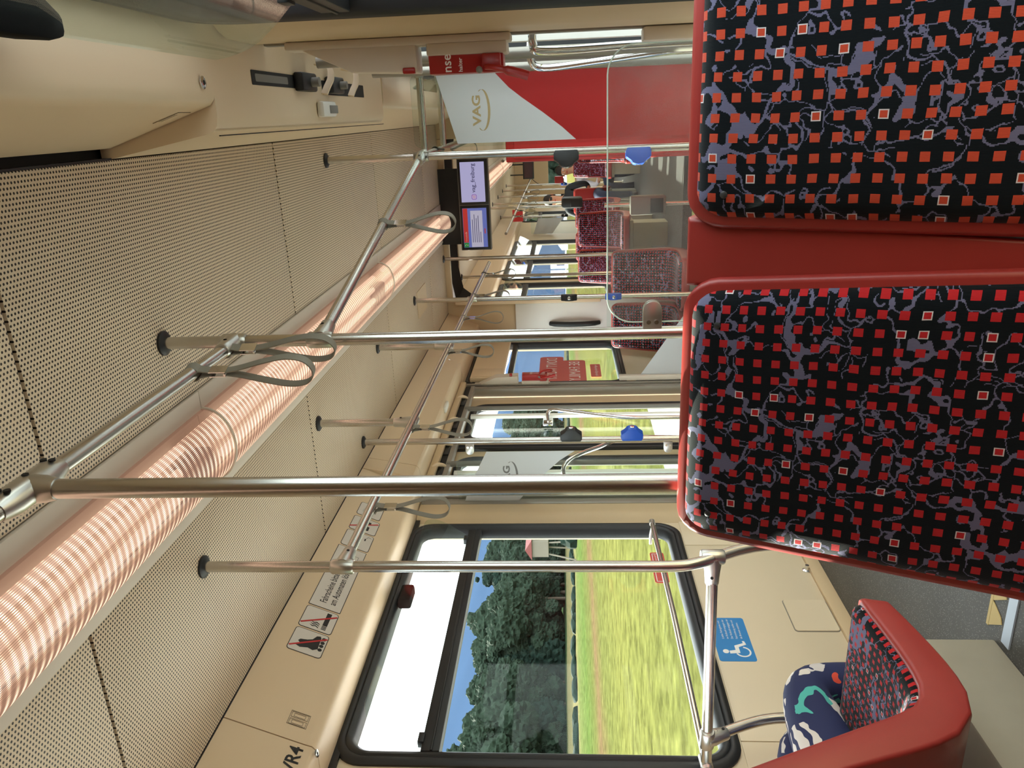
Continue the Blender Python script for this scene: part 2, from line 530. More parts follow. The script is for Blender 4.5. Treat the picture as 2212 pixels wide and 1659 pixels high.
# ------------------------------------------------------------------ helpers: geometry
BASE = {}
class MB:
    def __init__(s):
        s.v, s.f, s.uv, s.mi = [], [], {}, []
    def add(s, vs, fs, mi=0):
        k = len(s.v)
        s.v += [tuple(p) for p in vs]
        for f in fs:
            s.f.append(tuple(i+k for i in f))
            s.mi.append(mi)
        return k
    def box(s, x0, x1, y0, y1, z0, z1, mi=0):
        s.add([(x0,y0,z0),(x1,y0,z0),(x1,y1,z0),(x0,y1,z0),(x0,y0,z1),(x1,y0,z1),(x1,y1,z1),(x0,y1,z1)],
              [(0,3,2,1),(4,5,6,7),(0,1,5,4),(1,2,6,5),(2,3,7,6),(3,0,4,7)], mi)
        return s
    def loft(s, rings, cap0=True, cap1=True, closed=True, mi=0):
        n = len(rings[0])
        k = s.add([p for r in rings for p in r], [], mi)
        for i in range(len(rings)-1):
            for j in range(n if closed else n-1):
                a, b = k+i*n+j, k+i*n+(j+1) % n
                s.f.append((a, b, b+n, a+n))
                s.mi.append(mi)
        if cap0:
            s.f.append(tuple(reversed(range(k, k+n))))
            s.mi.append(mi)
        if cap1:
            s.f.append(tuple(range(k+(len(rings)-1)*n, k+len(rings)*n)))
            s.mi.append(mi)
        return s
    def tube(s, path, r, n=14, caps=True, mi=0):
        P = [Vector(p) for p in path]
        rs = r if isinstance(r, (list, tuple)) else [r]*len(P)
        T = []
        for i in range(len(P)):
            a = P[max(0, i-1)]
            b = P[min(len(P)-1, i+1)]
            T.append((b-a).normalized())
        up = Vector((0, 0, 1)) if abs(T[0].z) < 0.9 else Vector((1, 0, 0))
        nrm = (up - T[0]*up.dot(T[0])).normalized()
        rings = []
        for i in range(len(P)):
            nrm = (nrm - T[i]*nrm.dot(T[i])).normalized()
            bi = T[i].cross(nrm)
            rings.append([P[i] + (nrm*math.cos(2*math.pi*j/n) + bi*math.sin(2*math.pi*j/n))*rs[i] for j in range(n)])
        s.loft(rings, caps, caps, True, mi)
        return s
    def cyl(s, a, b, r, n=16, mi=0):
        return s.tube([a, b], r, n, True, mi)
    def ribbon(s, path, widthvec, width, thick, closed=False, mi=0):
        P = [Vector(p) for p in path]
        W = Vector(widthvec).normalized()*width*0.5
        rings = []
        m = len(P)
        for i in range(m):
            a = P[(i-1) % m] if closed else P[max(0, i-1)]
            b = P[(i+1) % m] if closed else P[min(m-1, i+1)]
            t = (b-a).normalized()
            nn = t.cross(W).normalized()*thick*0.5
            rings.append([P[i]-W-nn, P[i]+W-nn, P[i]+W+nn, P[i]-W+nn])
        if closed:
            rings.append(rings[0])
        s.loft(rings, not closed, not closed, True, mi)
        return s
    def plate(s, pts, o, ex, ey, t, mi=0):
        """flat outline (a,b) in the frame o, ex, ey, thickness t along ex x ey"""
        o, ex, ey = Vector(o), Vector(ex), Vector(ey)
        en = ex.cross(ey).normalized()
        r0 = [o+ex*a+ey*b for a, b in pts]
        r1 = [p+en*t for p in r0]
        s.loft([r0, r1], True, True, True, mi)
        return s
    def ball(s, c, r, seg=12, ring=8, sc=(1, 1, 1), mi=0):
        rings = []
        for i in range(1, ring):
            th = math.pi*i/ring
            rings.append([Vector((c[0]+r*sc[0]*math.sin(th)*math.cos(2*math.pi*j/seg), c[1]+r*sc[1]*math.sin(th)*math.sin(2*math.pi*j/seg), c[2]+r*sc[2]*math.cos(th))) for j in range(seg)])
        k = s.add([p for q in rings for p in q], [], mi)
        for i in range(ring-2):
            for j in range(seg):
                a, b = k+i*seg+j, k+i*seg+(j+1) % seg
                s.f.append((a, a+seg, b+seg, b))
                s.mi.append(mi)
        t = s.add([(c[0], c[1], c[2]+r*sc[2]), (c[0], c[1], c[2]-r*sc[2])], [])
        for j in range(seg):
            s.f.append((t, k+j, k+(j+1) % seg))
            s.mi.append(mi)
            e = k+(ring-2)*seg
            s.f.append((t+1, e+(j+1) % seg, e+j))
            s.mi.append(mi)
        return s
    def mesh(s, name, off, mats, bevel=0.0, angle=32, uv=None):
        me = bpy.data.meshes.new(name)
        me.from_pydata([(x-off[0], y-off[1], z-off[2]) for x, y, z in s.v], [], s.f)
        if uv is not None:
            lay = me.uv_layers.new(name='UVMap')
            for lp in me.loops:
                lay.data[lp.index].uv = uv[lp.vertex_index]
        for m in (mats if isinstance(mats, (list, tuple)) else [mats]):
            me.materials.append(m)
        for i, p in enumerate(me.polygons):
            p.material_index = s.mi[i]
        bm = bmesh.new()
        bm.from_mesh(me)
        bmesh.ops.recalc_face_normals(bm, faces=bm.faces)
        if bevel:
            es = [e for e in bm.edges if len(e.link_faces) == 2 and e.calc_face_angle(0) > 0.6]
            bmesh.ops.bevel(bm, geom=es, offset=bevel, segments=2, affect='EDGES', clamp_overlap=True, profile=0.5)
        bm.to_mesh(me)
        bm.free()
        me.polygons.foreach_set('use_smooth', [True]*len(me.polygons))
        me.set_sharp_from_angle(angle=math.radians(angle))
        return me
    def build(s, name, mats, parent=None, bevel=0.0, angle=32, uv=None, base=None):
        if parent is not None:
            off = BASE[parent.name]
        elif base is not None:
            off = Vector(base)
        else:
            xs, ys, zs = zip(*s.v)
            off = Vector(((min(xs)+max(xs))/2, (min(ys)+max(ys))/2, min(zs)))
        me = s.mesh(name, off, mats, bevel, angle, uv)
        ob = bpy.data.objects.new(name, me)
        C.objects.link(ob)
        BASE[ob.name] = Vector(off)
        if parent is not None:
            ob.parent = parent
        else:
            ob.location = (off[0], off[1], off[2]+Z0)
        return ob
def tag(o, label=None, cat=None, group=None, kind=None):
    if label:
        o['label'] = label
    if cat:
        o['category'] = cat
    if group:
        o['group'] = group
    if kind:
        o['kind'] = kind
    return o
def thing(name, base, label, cat, group=None, kind=None):
    o = bpy.data.objects.new(name, None)
    o.empty_display_size = 0.05
    C.objects.link(o)
    o.location = (base[0], base[1], base[2]+Z0)
    BASE[o.name] = Vector(base)
    return tag(o, label, cat, group, kind)
def copy_tree(o, parent=None):
    c = o.copy()
    C.objects.link(c)
    if parent is not None:
        c.parent = parent
    for ch in list(o.children):
        copy_tree(ch, c)
    return c
def place(o, loc, rz=0.0, label=None, group=None):
    o.location = (loc[0], loc[1], loc[2]+Z0)
    o.rotation_euler = (0, 0, rz)
    if label:
        o['label'] = label
    if group:
        o['group'] = group
    return o
def arc(cx, cy, r, a0, a1, n):
    return [(cx+r*math.cos(a0+(a1-a0)*i/n), cy+r*math.sin(a0+(a1-a0)*i/n)) for i in range(n+1)]
def rrect(a0, a1, b0, b1, r, n=5):
    h = math.pi/2
    return arc(a1-r, b1-r, r, 0, h, n)+arc(a0+r, b1-r, r, h, 2*h, n)+arc(a0+r, b0+r, r, 2*h, 3*h, n)+arc(a1-r, b0+r, r, 3*h, 4*h, n)
def text_mesh(txt, size, bold=0.0):
    cu = bpy.data.curves.new('lettering', 'FONT')
    cu.body = txt
    cu.size = size
    cu.extrude = 0.0
    cu.resolution_u = 3
    cu.offset = bold*size
    ob = bpy.data.objects.new('lettering', cu)
    C.objects.link(ob)
    dg = bpy.context.evaluated_depsgraph_get()
    me = bpy.data.meshes.new_from_object(ob.evaluated_get(dg))
    bpy.data.objects.remove(ob, do_unlink=True)
    return me
def lettering(txt, size, o, ex, ey, mat, parent, name='lettering', width=None, mirror=False, bold=0.0):
    me = text_mesh(txt, size, bold)
    o, ex, ey = Vector(o), Vector(ex).normalized(), Vector(ey).normalized()
    en = ex.cross(ey)
    off = BASE[parent.name]
    xs = [v.co.x for v in me.vertices] or [0, 1]
    k = 1.0 if width is None else width/(max(xs)-min(xs))
    for v in me.vertices:
        x, y = (v.co.x-min(xs))*k, v.co.y
        v.co = o+ex*x+ey*y - off
    me.materials.clear()
    me.materials.append(mat)
    ob = bpy.data.objects.new(name, me)
    C.objects.link(ob)
    BASE[ob.name] = off
    ob.parent = parent
    return ob

XL, XR, XC = -1.85, 0.21, -0.83
FL = -1.05            # floor
FLOW = -1.26          # low floor
HC = 1.0              # ceiling
EY, EZ = Vector((0, 1, 0)), Vector((0, 0, 1))
EX = Vector((1, 0, 0))

# ================================================================== the car body
def wall_mesh(x0, x1, y0, y1, z0, z1, openings):
    b = MB()
    cuts = sorted(set([y0, y1]+[a for o in openings for a in o[:2]]))
    for a, c in zip(cuts[:-1], cuts[1:]):
        m = 0.5*(a+c)
        op = [o for o in openings if o[0] < m < o[1]]
        if not op:
            b.box(x0, x1, a, c, z0, z1)
        else:
            o = op[0]
            if o[2] > z0+1e-4:
                b.box(x0, x1, a, c, z0, o[2])
            if o[3] < z1-1e-4:
                b.box(x0, x1, a, c, o[3], z1)
    return b
def inset(w, k):
    return (w[0]+k, w[1]-k, w[2]+k, w[3]-k)
END_Y = 6.40       # end of this car section
NEXT_Y = 6.98      # start of the next one
LAST_Y = 16.6
WIN_L = [(0.70, 1.62, -0.51, 0.745), (1.78, 3.22, -0.51, 0.745), (5.20, 6.27, -0.44, 0.745)]
WIN_R = [(0.62, 1.70, -0.51, 0.745), (3.62, 4.90, -0.51, 0.745)]
WIN_B = []
DOOR_L = (3.42, 5.08, FLOW, 0.735)
DOOR_R = (2.06, 3.36, FLOW, 0.735)
FAR_L = [(7.22, 8.68, -0.51, 0.745), (8.88, 10.15, -0.51, 0.745), (10.35, 11.75, -0.51, 0.745), (13.9, 15.3, -0.51, 0.745)]
FAR_R = [(10.35, 11.75, -0.51, 0.745), (13.9, 15.3, -0.51, 0.745)]
opsL = [inset(w, 0.03) for w in WIN_L+WIN_B] + [DOOR_L]
opsR = [inset(w, 0.03) for w in WIN_R] + [DOOR_R]
tag(wall_mesh(XL-0.06, XL, -2.6, END_Y, FLOW, 1.03, opsL).build('wall_left', CREAM), 'cream panelled left side wall of the tram', 'wall', kind='structure')
tag(wall_mesh(XR, XR+0.06, -2.6, END_Y, FLOW, 1.03, opsR).build('wall_right', CREAM), 'cream panelled right side wall of the tram', 'wall', kind='structure')
tag(wall_mesh(XL-0.06, XL, NEXT_Y, LAST_Y, FLOW, 1.03, [inset(w, .03) for w in FAR_L]).build('wall_left', CREAM), 'cream left side wall of the car beyond the gangway', 'wall', kind='structure')
tag(wall_mesh(XR, XR+0.06, NEXT_Y, LAST_Y, FLOW, 1.03, [inset(w, .03) for w in FAR_R]).build('wall_right', CREAM), 'cream right side wall of the car beyond the gangway', 'wall', kind='structure')
b = MB().box(XL-0.06, XR+0.06, -2.66, -2.6, FLOW, 1.03)
tag(b.build('wall_back', CREAM), 'cream bulkhead closing the tram behind the viewer', 'wall', kind='structure')
b = MB()
b.box(XL, XR, LAST_Y, LAST_Y+0.06, FLOW, -0.25).box(XL, XR, LAST_Y, LAST_Y+0.06, 0.30, 1.03)
for x0, x1 in ((XL, -1.45), (-0.92, -0.72), (-0.2, XR)):
    b.box(x0, x1, LAST_Y, LAST_Y+0.06, -0.25, 0.30)
tag(b.build('wall_end', BEIGE2), 'beige cab bulkhead with two windows at the far end', 'wall', kind='structure')

# floor: high near floor, lower middle part, high again beyond the gangway
b = MB()
b.box(XL-0.05, XR+0.05, -2.6, 3.30, FL-0.08, FL)
tag(b.build('floor', FLOORM, base=(0, 0, FL)), 'dark grey speckled floor beside the front seats', 'floor', kind='structure')
b = MB()
b.box(XL-0.05, XR+0.05, 3.30, NEXT_Y, FLOW-0.08, FLOW)
tag(b.build('floor', FLOORM, base=(0, 0, FLOW)), 'dark grey lower floor between the doors', 'floor', kind='structure')
b = MB()
b.box(XL-0.05, XR+0.05, NEXT_Y, LAST_Y, FL-0.08, FL)
tag(b.build('floor', FLOORM, base=(0, 0, FL)), 'dark grey floor of the car beyond the gangway', 'floor', kind='structure')
b = MB().box(XL, XL+0.018, 0.0, 3.40, FL, FL+0.055)
tag(b.build('baseboard_left', BEIGE2, bevel=0.004), 'narrow beige strip where left wall meets floor', 'baseboard', kind='structure')

# roof shell behind the ceiling panels
b = MB().box(XL-0.06, XR+0.06, -2.66, END_Y+0.02, 1.03, 1.08).box(XL-0.06, XR+0.06, NEXT_Y-0.02, LAST_Y+0.06, 1.03, 1.08)
tag(b.build('ceiling', DARK), 'dark roof shell behind the perforated ceiling panels', 'ceiling', kind='structure')

# perforated ceiling panels, one object each
ceil = thing('ceiling', (XC, 0, HC), 'perforated beige ceiling panels with dark seams', 'ceiling', kind='structure')
seams = [-2.6, -1.62, -0.17, 1.28, 2.73, 4.18, 5.63, END_Y-0.02]
def ceiling_panel(x0, x1, y0, y1, parent):
    b = MB().box(x0, x1, y0, y1, HC, HC+0.012)
    return b.build('ceiling_panel', PERF, parent, bevel=0.0015)
for y0, y1 in zip(seams[:-1], seams[1:]):
    ceiling_panel(-1.597, -0.988, y0+0.0045, y1-0.0045, ceil)
    ceiling_panel(-0.672, -0.063, y0+0.0045, y1-0.0045, ceil)
hb = MB().plate(rrect(-1.30, -1.12, 5.05, 5.40, 0.01), (0, 0, HC-0.004), EX, EY, 0.004)
hb.build('hatch', BEIGE2, ceil)
ceil2 = thing('ceiling', (XC, NEXT_Y, HC), 'beige ceiling panels of the car beyond the gangway', 'ceiling', kind='structure')
fs = [NEXT_Y, 8.75, 10.2, 11.65, 13.1, 14.55, LAST_Y]
for y0, y1 in zip(fs[:-1], fs[1:]):
    ceiling_panel(-1.597, -0.988, y0+0.003, y1-0.003, ceil2)
    ceiling_panel(-0.672, -0.063, y0+0.003, y1-0.003, ceil2)

# ---------------------------------------------------------------- ceiling light sections
def light_section(y0, y1, label, ballast=None, far=False):
    t = thing('ceiling_light', (XC, y0, HC), label, 'light', 'ceiling light sections')
    g = 0.0015
    for x0, x1 in ((-0.985, -0.925), (-0.735, -0.675)):
        MB().box(x0, x1, y0+g, y1-g, HC-0.006, HC+0.006).build('flange', PALE, t, bevel=0.001)
    MB().box(-0.925, -0.735, y0+g, y1-g, HC+0.008, HC+0.014).build('reflector', WHITETRAY, t)
    for x in (-0.885, -0.83, -0.775):
        MB().cyl((x, y0+0.06, HC-0.012), (x, y1-0.16, HC-0.012), 0.013, 10).build('tube', TUBE, t)
    if ballast:
        MB().box(-0.915, -0.815, y1-0.19, y1-0.045, HC-0.045, HC+0.006).build('ballast', DARK, t, bevel=0.01)
    # ribbed cover: half ellipse
    n = 28
    b = MB()
    uv = []
    W_, D_ = 0.104, 0.078
    pts, ss, acc = [], [], 0.0
    for i in range(n+1):
        a = math.pi*i/n
        pts.append((XC+W_*math.cos(a), HC-0.004-D_*math.sin(a)))
    for i in range(n+1):
        if i:
            acc += math.hypot(pts[i][0]-pts[i-1][0], pts[i][1]-pts[i-1][1])
        ss.append(acc)
    vs, fc = [], []
    for k, y in enumerate((y0+0.004, y1-0.004)):
        for i in range(n+1):
            vs.append((pts[i][0], y, pts[i][1]))
            uv.append((ss[i]-acc/2, y))
    for i in range(n):
        fc.append((i, i+1, n+2+i, n+1+i))
    b.add(vs, fc)
    b.build('lens', LENS, t, uv=uv)
    MB().tube([(p[0]+(p[0]-XC)*0.015, y1, p[1]-0.002) for p in pts], 0.0045, 8).build('joint_ring', PALE, t)
    return t
light_section(-2.4, -0.25, 'glowing ribbed ceiling light section behind the viewer')
light_section(-0.25, 1.90, 'nearest glowing ribbed ceiling light section with dark ballast', True)
light_section(1.90, 4.04, 'second glowing ribbed ceiling light section from the viewer', True)
light_section(4.04, 6.32, 'third glowing ceiling light section ending before the monitors', True)
light_section(7.45, 9.9, 'peach ceiling light section just beyond the monitors')
light_section(9.9, 12.3, 'middle peach ceiling light section beyond the gangway')
light_section(12.3, 14.8, 'farthest peach ceiling light section')

# ---------------------------------------------------------------- side ducts (trim)
def mirx(x):
    return 2*XC-x
DUCT = [(-1.600, 1.02), (-1.600, 0.995), (-1.696, 0.770), (-1.702, 0.752), (-1.714, 0.742), (-1.735, 0.738), (-1.848, 0.738), (-1.848, 1.02)]
HEAD = [(-1.600, 1.02), (-1.600, 0.995), (-1.642, 0.775), (-1.648, 0.756), (-1.660, 0.746), (-1.68, 0.742), (-1.848, 0.742), (-1.848, 1.02)]
def duct_piece(prof, y0, y1, parent, right=False, name='duct_panel', mat=None, skew=0.0):
    rings = []
    for y in (y0, y1):
        rings.append([Vector((mirx(x)+(0.016 if x < -1.84 else 0.0) if right else x, y, z)) for x, z in prof])
    return MB().loft(rings).build(name, mat or BEIGE, parent, bevel=0.0)
tl = thing('trim_1', (XL, 0, 0.74), 'beige air duct panels along the left ceiling edge', 'duct', kind='structure')
for y0, y1 in ((-2.58, 0.30), (0.303, 1.703), (1.707, 3.34), (5.16, 6.38)):
    duct_piece(DUCT, y0, y1, tl)
for y0, y1 in ((3.343, 3.46), (3.463, 5.157)):
    duct_piece(HEAD, y0, y1, tl, name='door_header')
tr = thing('trim_2', (XR, 0, 0.74), 'beige air duct panels along the right ceiling edge', 'duct', kind='structure')
for y0, y1 in ((-2.58, 0.20), (0.203, 1.715), (3.37, 4.86), (4.863, 6.38)):
    p_ = duct_piece([(DUCT[0][0]-0.022, DUCT[0][1]), (DUCT[1][0]-0.022, DUCT[1][1])]+DUCT[2:] if y1 < 2 else DUCT, y0, y1, tr, True)
duct_piece(HEAD, 1.718, 3.367, tr, True, 'door_header')
tf = thing('trim_3', (XL, NEXT_Y, 0.74), 'beige air duct panels along the far left ceiling edge', 'duct', kind='structure')
for y0, y1 in ((NEXT_Y, 9.5), (9.503, 12.0), (12.003, 14.4), (14.403, LAST_Y)):
    duct_piece(DUCT, y0, y1, tf)
tf = thing('trim_4', (XR, NEXT_Y, 0.74), 'beige air duct panels along the far right ceiling edge', 'duct', kind='structure')
for y0, y1 in ((NEXT_Y, 9.5), (9.503, 12.0), (12.003, 14.4), (14.403, LAST_Y)):
    duct_piece(DUCT, y0, y1, tf, True)
# screws with washers on the ducts
def screw(pos, nrm, parent, r=0.008, mat=None, name='screw'):
    nrm = Vector(nrm).normalized()
    p = Vector(pos)
    b = MB().tube([p, p+nrm*0.002, p+nrm*0.0035], [r, r, r*0.75], 14)
    b.cyl(p+nrm*0.0034, p+nrm*0.0037, r*0.42, 6, mi=1)
    return b.build(name, [mat or CHROME, DARK], parent)
DN = Vector((0.93, 0, -0.365)).normalized()          # outward normal of the left duct face
DE = Vector((0.365, 0, 0.93)).normalized()           # up along that face
screw((-1.712, 1.69, 0.735), (0.3, 0, -1), tl, 0.012)
screw((-1.65, 3.60, 0.765), (0.9, 0, -0.3), tl, 0.011)
screw((-1.62, 3.40, 0.88), DN, tl, 0.006)
screw((0.085, 1.655, 0.735), (0, 0, -1), tr, 0.013)
screw((-1.66, 5.25, 0.84), DN, tl, 0.008)

# dark gap strip between right duct and ceiling shows black rubber seal
MB().box(-0.0625, -0.058, -2.5, 1.715, HC-0.004, HC+0.015).build('seal_strip', RUBBER, tr)
MB().box(-1.6025, -1.597, -2.5, 6.38, HC-0.003, HC+0.015).build('seal_strip', RUBBER, tl)

# ---------------------------------------------------------------- windows
def window(num, X, s, w, label, vent=True, latch=None, transom=True, tz=(0.41, 0.47)):
    """X inner wall face, s = +1 when the cabin lies towards +X"""
    y0, y1, z0, z1 = w
    t = thing('window_%d' % num, (X, (y0+y1)/2, z0), label, 'window', kind='structure')
    def ring(k, dx, r):
        return [Vector((X+s*dx, a, c)) for a, c in rrect(y0+k, y1-k, z0+k, z1-k, max(0.02, r), 7)]
    prof = [(0.0, -0.004, .10), (0.0, 0.008, .10), (0.010, 0.016, .095), (0.022, 0.018, .09), (0.028, 0.013, .085), (0.034, 0.018, .08), (0.044, 0.016, .075), (0.056, 0.006, .065), (0.060, -0.035, .06), (0.0, -0.035, .10), (0.0, -0.004, .10)]
    MB().loft([ring(*q) for q in prof], False, False).build('frame', RUBBER, t, angle=50)
    if transom:
        b = MB().box(*sorted((X-s*0.035, X+s*0.010)), y0+0.055, y1-0.055, tz[0], tz[1])
        b.box(*sorted((X-s*0.01, X+s*0.014)), y0+0.055, y1-0.055, tz[0]+0.022, tz[0]+0.030)
        b.build('transom', RUBBER, t, bevel=0.003)
    xg = X-s*0.022
    zt = tz[0] if transom else z1-0.05
    MB().box(xg-0.003, xg+0.003, y0+0.05, y1-0.05, z0+0.05, zt).build('pane', GLASS, t)
    if vent:
        a, c = y0+0.075, y1-0.075
        h = 0.235
        h = 0.212 if s > 0 else 0.222
        if s > 0:
            pts = [(a-0.02, 0), (c-0.03, 0), (c-0.01, 0.10)] + arc(c-0.09, h-0.08, 0.08, 0, math.pi/2, 6) + arc(a+0.08, h-0.08, 0.08, math.pi/2, math.pi, 6) + [(a, 0.10)]
        else:
            pts = [(a+0.12, 0), (c-0.13, 0), (c-0.05, 0.07), (c+0.01, 0.135)] + arc(c-0.04, h-0.06, 0.06, 0, math.pi/2, 6) + arc(a+0.04, h-0.06, 0.06, math.pi/2, math.pi, 6) + [(a-0.01, 0.135), (a+0.05, 0.07)]
        ey = Vector((s*(0.47 if s > 0 else 0.379), 0, 0.885 if s > 0 else 0.925)).normalized()
        MB().plate(pts, (X+s*0.004, 0, tz[1]), EY*1.0, ey, 0.005*(1 if s < 0 else 1)).build('vent_pane', VENTGLASS, t)
        for yy in ((a+0.03, c-0.06) if s > 0 else (a+0.16, c-0.17)):
            MB().box(*sorted((X-s*0.01, X+s*0.016)), yy-0.02, yy+0.02, tz[1]-0.006, tz[1]+0.014).build('hinge', RUBBER, t, bevel=0.002)
    if latch:
        yl = latch
        MB().box(*sorted((X-s*0.005, X+s*0.045)), yl-0.055, yl+0.055, z1-0.11, z1-0.055).build('latch', MATTE, t, bevel=0.012)
    return t
window(1, XL, 1, WIN_L[1], 'black framed left window showing the field and woods', latch=2.62)
window(2, XL, 1, WIN_L[0], 'black framed left window next to the viewer')
window(3, XL, 1, WIN_L[2], 'far left window with red stickers behind the open door area', vent=False, tz=(0.40, 0.44))
wv_ = window(5, XR, -1, WIN_R[0], 'black framed right window with tilted vent pane overhead')
MB().loft([[Vector((x, y, z)) for x, z in q] for y, q in ((0.90, [(0.11, 0.64), (0.16, 0.64), (0.165, 0.70), (0.115, 0.70)]), (1.03, [(0.11, 0.64), (0.16, 0.64), (0.165, 0.70), (0.115, 0.70)]), (1.075, [(0.118, 0.65), (0.145, 0.65), (0.15, 0.69), (0.12, 0.69)]))]).build('latch', MATTE, wv_, bevel=0.008)
window(4, XR, -1, WIN_R[1], 'black framed right window past the right door')
ordn = ['first', 'second', 'third', 'fourth']
for i, w in enumerate(FAR_L):
    window(6+i, XL, 1, w, ordn[i]+' left window in the car beyond the gangway')
for i, w in enumerate(FAR_R):
    window(10+i, XR, -1, w, ordn[i]+' right window in the car beyond the gangway')
# black strip where duct bottom meets the left wall
b = MB().box(XL, XL+0.012, 0.0, 3.36, 0.716, 0.738)
tag(b.build('trim_5', RUBBER), 'black rubber strip above the left window', 'trim', kind='structure')

# lower wall details on the left
wp = thing('trim_6', (XL, 2.6, FL), 'cream lower wall lining with access hatch under left window', 'wall panel', kind='structure')
MB().box(XL, XL+0.004, 1.90, 3.03, FL+0.055, -0.515).build('panel', CREAM, wp, bevel=0.0015)
MB().box(XL, XL+0.004, 3.034, 3.40, FL+0.055, -0.515).build('panel', CREAM, wp, bevel=0.0015)
MB().box(XL, XL+0.004, 0.3, 1.896, FL+0.055, -0.515).build('panel', CREAM, wp, bevel=0.0015)
MB().plate(rrect(2.43, 2.62, -0.99, -0.83, 0.012), (XL+0.004, 0, 0), EY, EZ, 0.004).build('hatch', CREAM, wp)
MB().plate(rrect(2.427, 2.623, -0.993, -0.827, 0.014), (XL+0.0035, 0, 0), EY, EZ, 0.0015).build('hatch_gap', GREYP, wp)
b = MB().tube([(XL, 2.83, -0.985), (XL+0.008, 2.83, -0.985), (XL+0.012, 2.83, -0.985), (XL+0.03, 2.83, -0.985)], [0.02, 0.018, 0.010, 0.008], 14)
tag(b.build('wall_stud', CHROME), 'small chrome stud low on the left wall', 'stud')

# pilasters
def pilaster(num, X, s, y0, y1, label, bulge=0.035):
    n = 8
    rings = []
    for z in (FLOW+0.02, 0.735):
        r = [Vector((X, y0, z))]
        for i in range(n+1):
            a = math.pi*i/n
            r.append(Vector((X+s*bulge*min(1, math.sin(a)*1.6), y0+(y1-y0)*i/n, z)))
        r.append(Vector((X, y1, z)))
        rings.append(r)
    return tag(MB().loft(rings).build('trim_%d' % num, BEIGE2, angle=25), label, 'pillar', kind='structure')
pilaster(7, XL, 1, 3.235, 3.44, 'beige pillar between left window and left door', 0.03)
pilaster(8, XR, -1, 1.735, 2.05, 'beige pillar between right window and right door', 0.03)
pilaster(9, XL, 1, 1.632, 1.77, 'slim beige pillar between the two nearest left windows', 0.015)

# ---------------------------------------------------------------- doors
def door(num, X, s, d, label, leaves, rodY=None):
    y0, y1, z0, z1 = d
    t = thing('door_%d' % num, (X, (y0+y1)/2, z0), label, 'door', kind='structure')
    xi = X-s*0.03
    for (a, c, ga, gc) in leaves:
        gz0, gz1 = -0.98, 0.615
        b = wall_mesh(min(xi, xi-s*0.03), max(xi, xi-s*0.03), a, c, z0+0.02, z1-0.02, [(ga, gc, gz0, gz1)])
        lf = b.build('door_leaf', BEIGE2, t, bevel=0.004)
        def ring(k, dx, r):
            return [Vector((xi+s*dx, p, q)) for p, q in rrect(ga+k, gc-k, gz0+k, gz1-k, max(r, 0.01), 7)]
        MB().loft([ring(*q) for q in [(-0.03, -0.002, .11), (-0.03, 0.008, .11), (-0.018, 0.013, .10), (0.0, 0.013, .085), (0.014, 0.004, .07), (0.014, -0.028, .07), (-0.03, -0.028, .11), (-0.03, -0.002, .11)]], False, False).build('window_seal', RUBBER, lf, angle=50)
        MB().box(xi-s*0.015-0.003, xi-s*0.015+0.003, ga+0.005, gc-0.005, gz0+0.005, gz1-0.005).build('pane', GLASS, lf)
    return t, xi
def handrail(path, r, parent, name='grab_bar', mat=None):
    return MB().tube(path, r, 12).build(name, mat or CHROME, parent)
def smooth(path, n=6):
    """Catmull-Rom through the points"""
    P = [Vector(p) for p in path]
    out = []
    for i in range(len(P)-1):
        p0, p1, p2, p3 = P[max(0, i-1)], P[i], P[i+1], P[min(len(P)-1, i+2)]
        for k in range(n):
            t = k/n
            out.append(0.5*((2*p1)+(-p0+p2)*t+(2*p0-5*p1+4*p2-p3)*t*t+(-p0+3*p1-3*p2+p3)*t**3))
    out.append(P[-1])
    return out
d1, xi = door(1, XL, 1, DOOR_L, 'left sliding door with two beige leaves and tall glass', [(3.44, 4.14, 3.60, 4.02), (4.20, 5.05, 4.31, 4.87)])
MB().box(xi-0.02, xi+0.02, 4.142, 4.162, FLOW+0.03, 0.71).build('centre_seal', RUBBER, d1, bevel=0.004)
MB().box(xi-0.02, xi+0.02, 4.178, 4.198, FLOW+0.03, 0.71).build('centre_seal', RUBBER, d1, bevel=0.004)
for y in (3.80, 4.63):
    MB().cyl((XL+0.05, y, FLOW+0.05), (XL+0.05, y, 0.66), 0.016, 12).build('swing_rod', GREYP, d1)
    MB().box(XL+0.0, XL+0.02, y-0.055, y-0.02, FLOW+0.05, 0.62).build('guide_strip', WHITEP, d1)
gb = handrail(smooth([(XL+0.0, 4.52, 0.12), (XL+0.05, 4.54, 0.12), (XL+0.07, 4.545, 0.08), (XL+0.07, 4.50, -0.05), (XL+0.07, 4.43, -0.24), (XL+0.065, 4.40, -0.42), (XL+0.06, 4.395, -0.75), (XL+0.0, 4.395, -0.78)]), 0.012, d1)
MB().box(XL-0.012, XL+0.008, 4.47, 4.57, 0.09, 0.15).build('bracket', CHROME, gb, bevel=0.004)
gb = handrail(smooth([(XL+0.0, 3.72, 0.02), (XL+0.06, 3.74, 0.02), (XL+0.09, 3.80, -0.04), (XL+0.09, 3.92, -0.18), (XL+0.08, 4.05, -0.30), (XL+0.08, 4.07, -0.42), (XL+0.07, 4.07, -0.76)]), 0.012, d1)
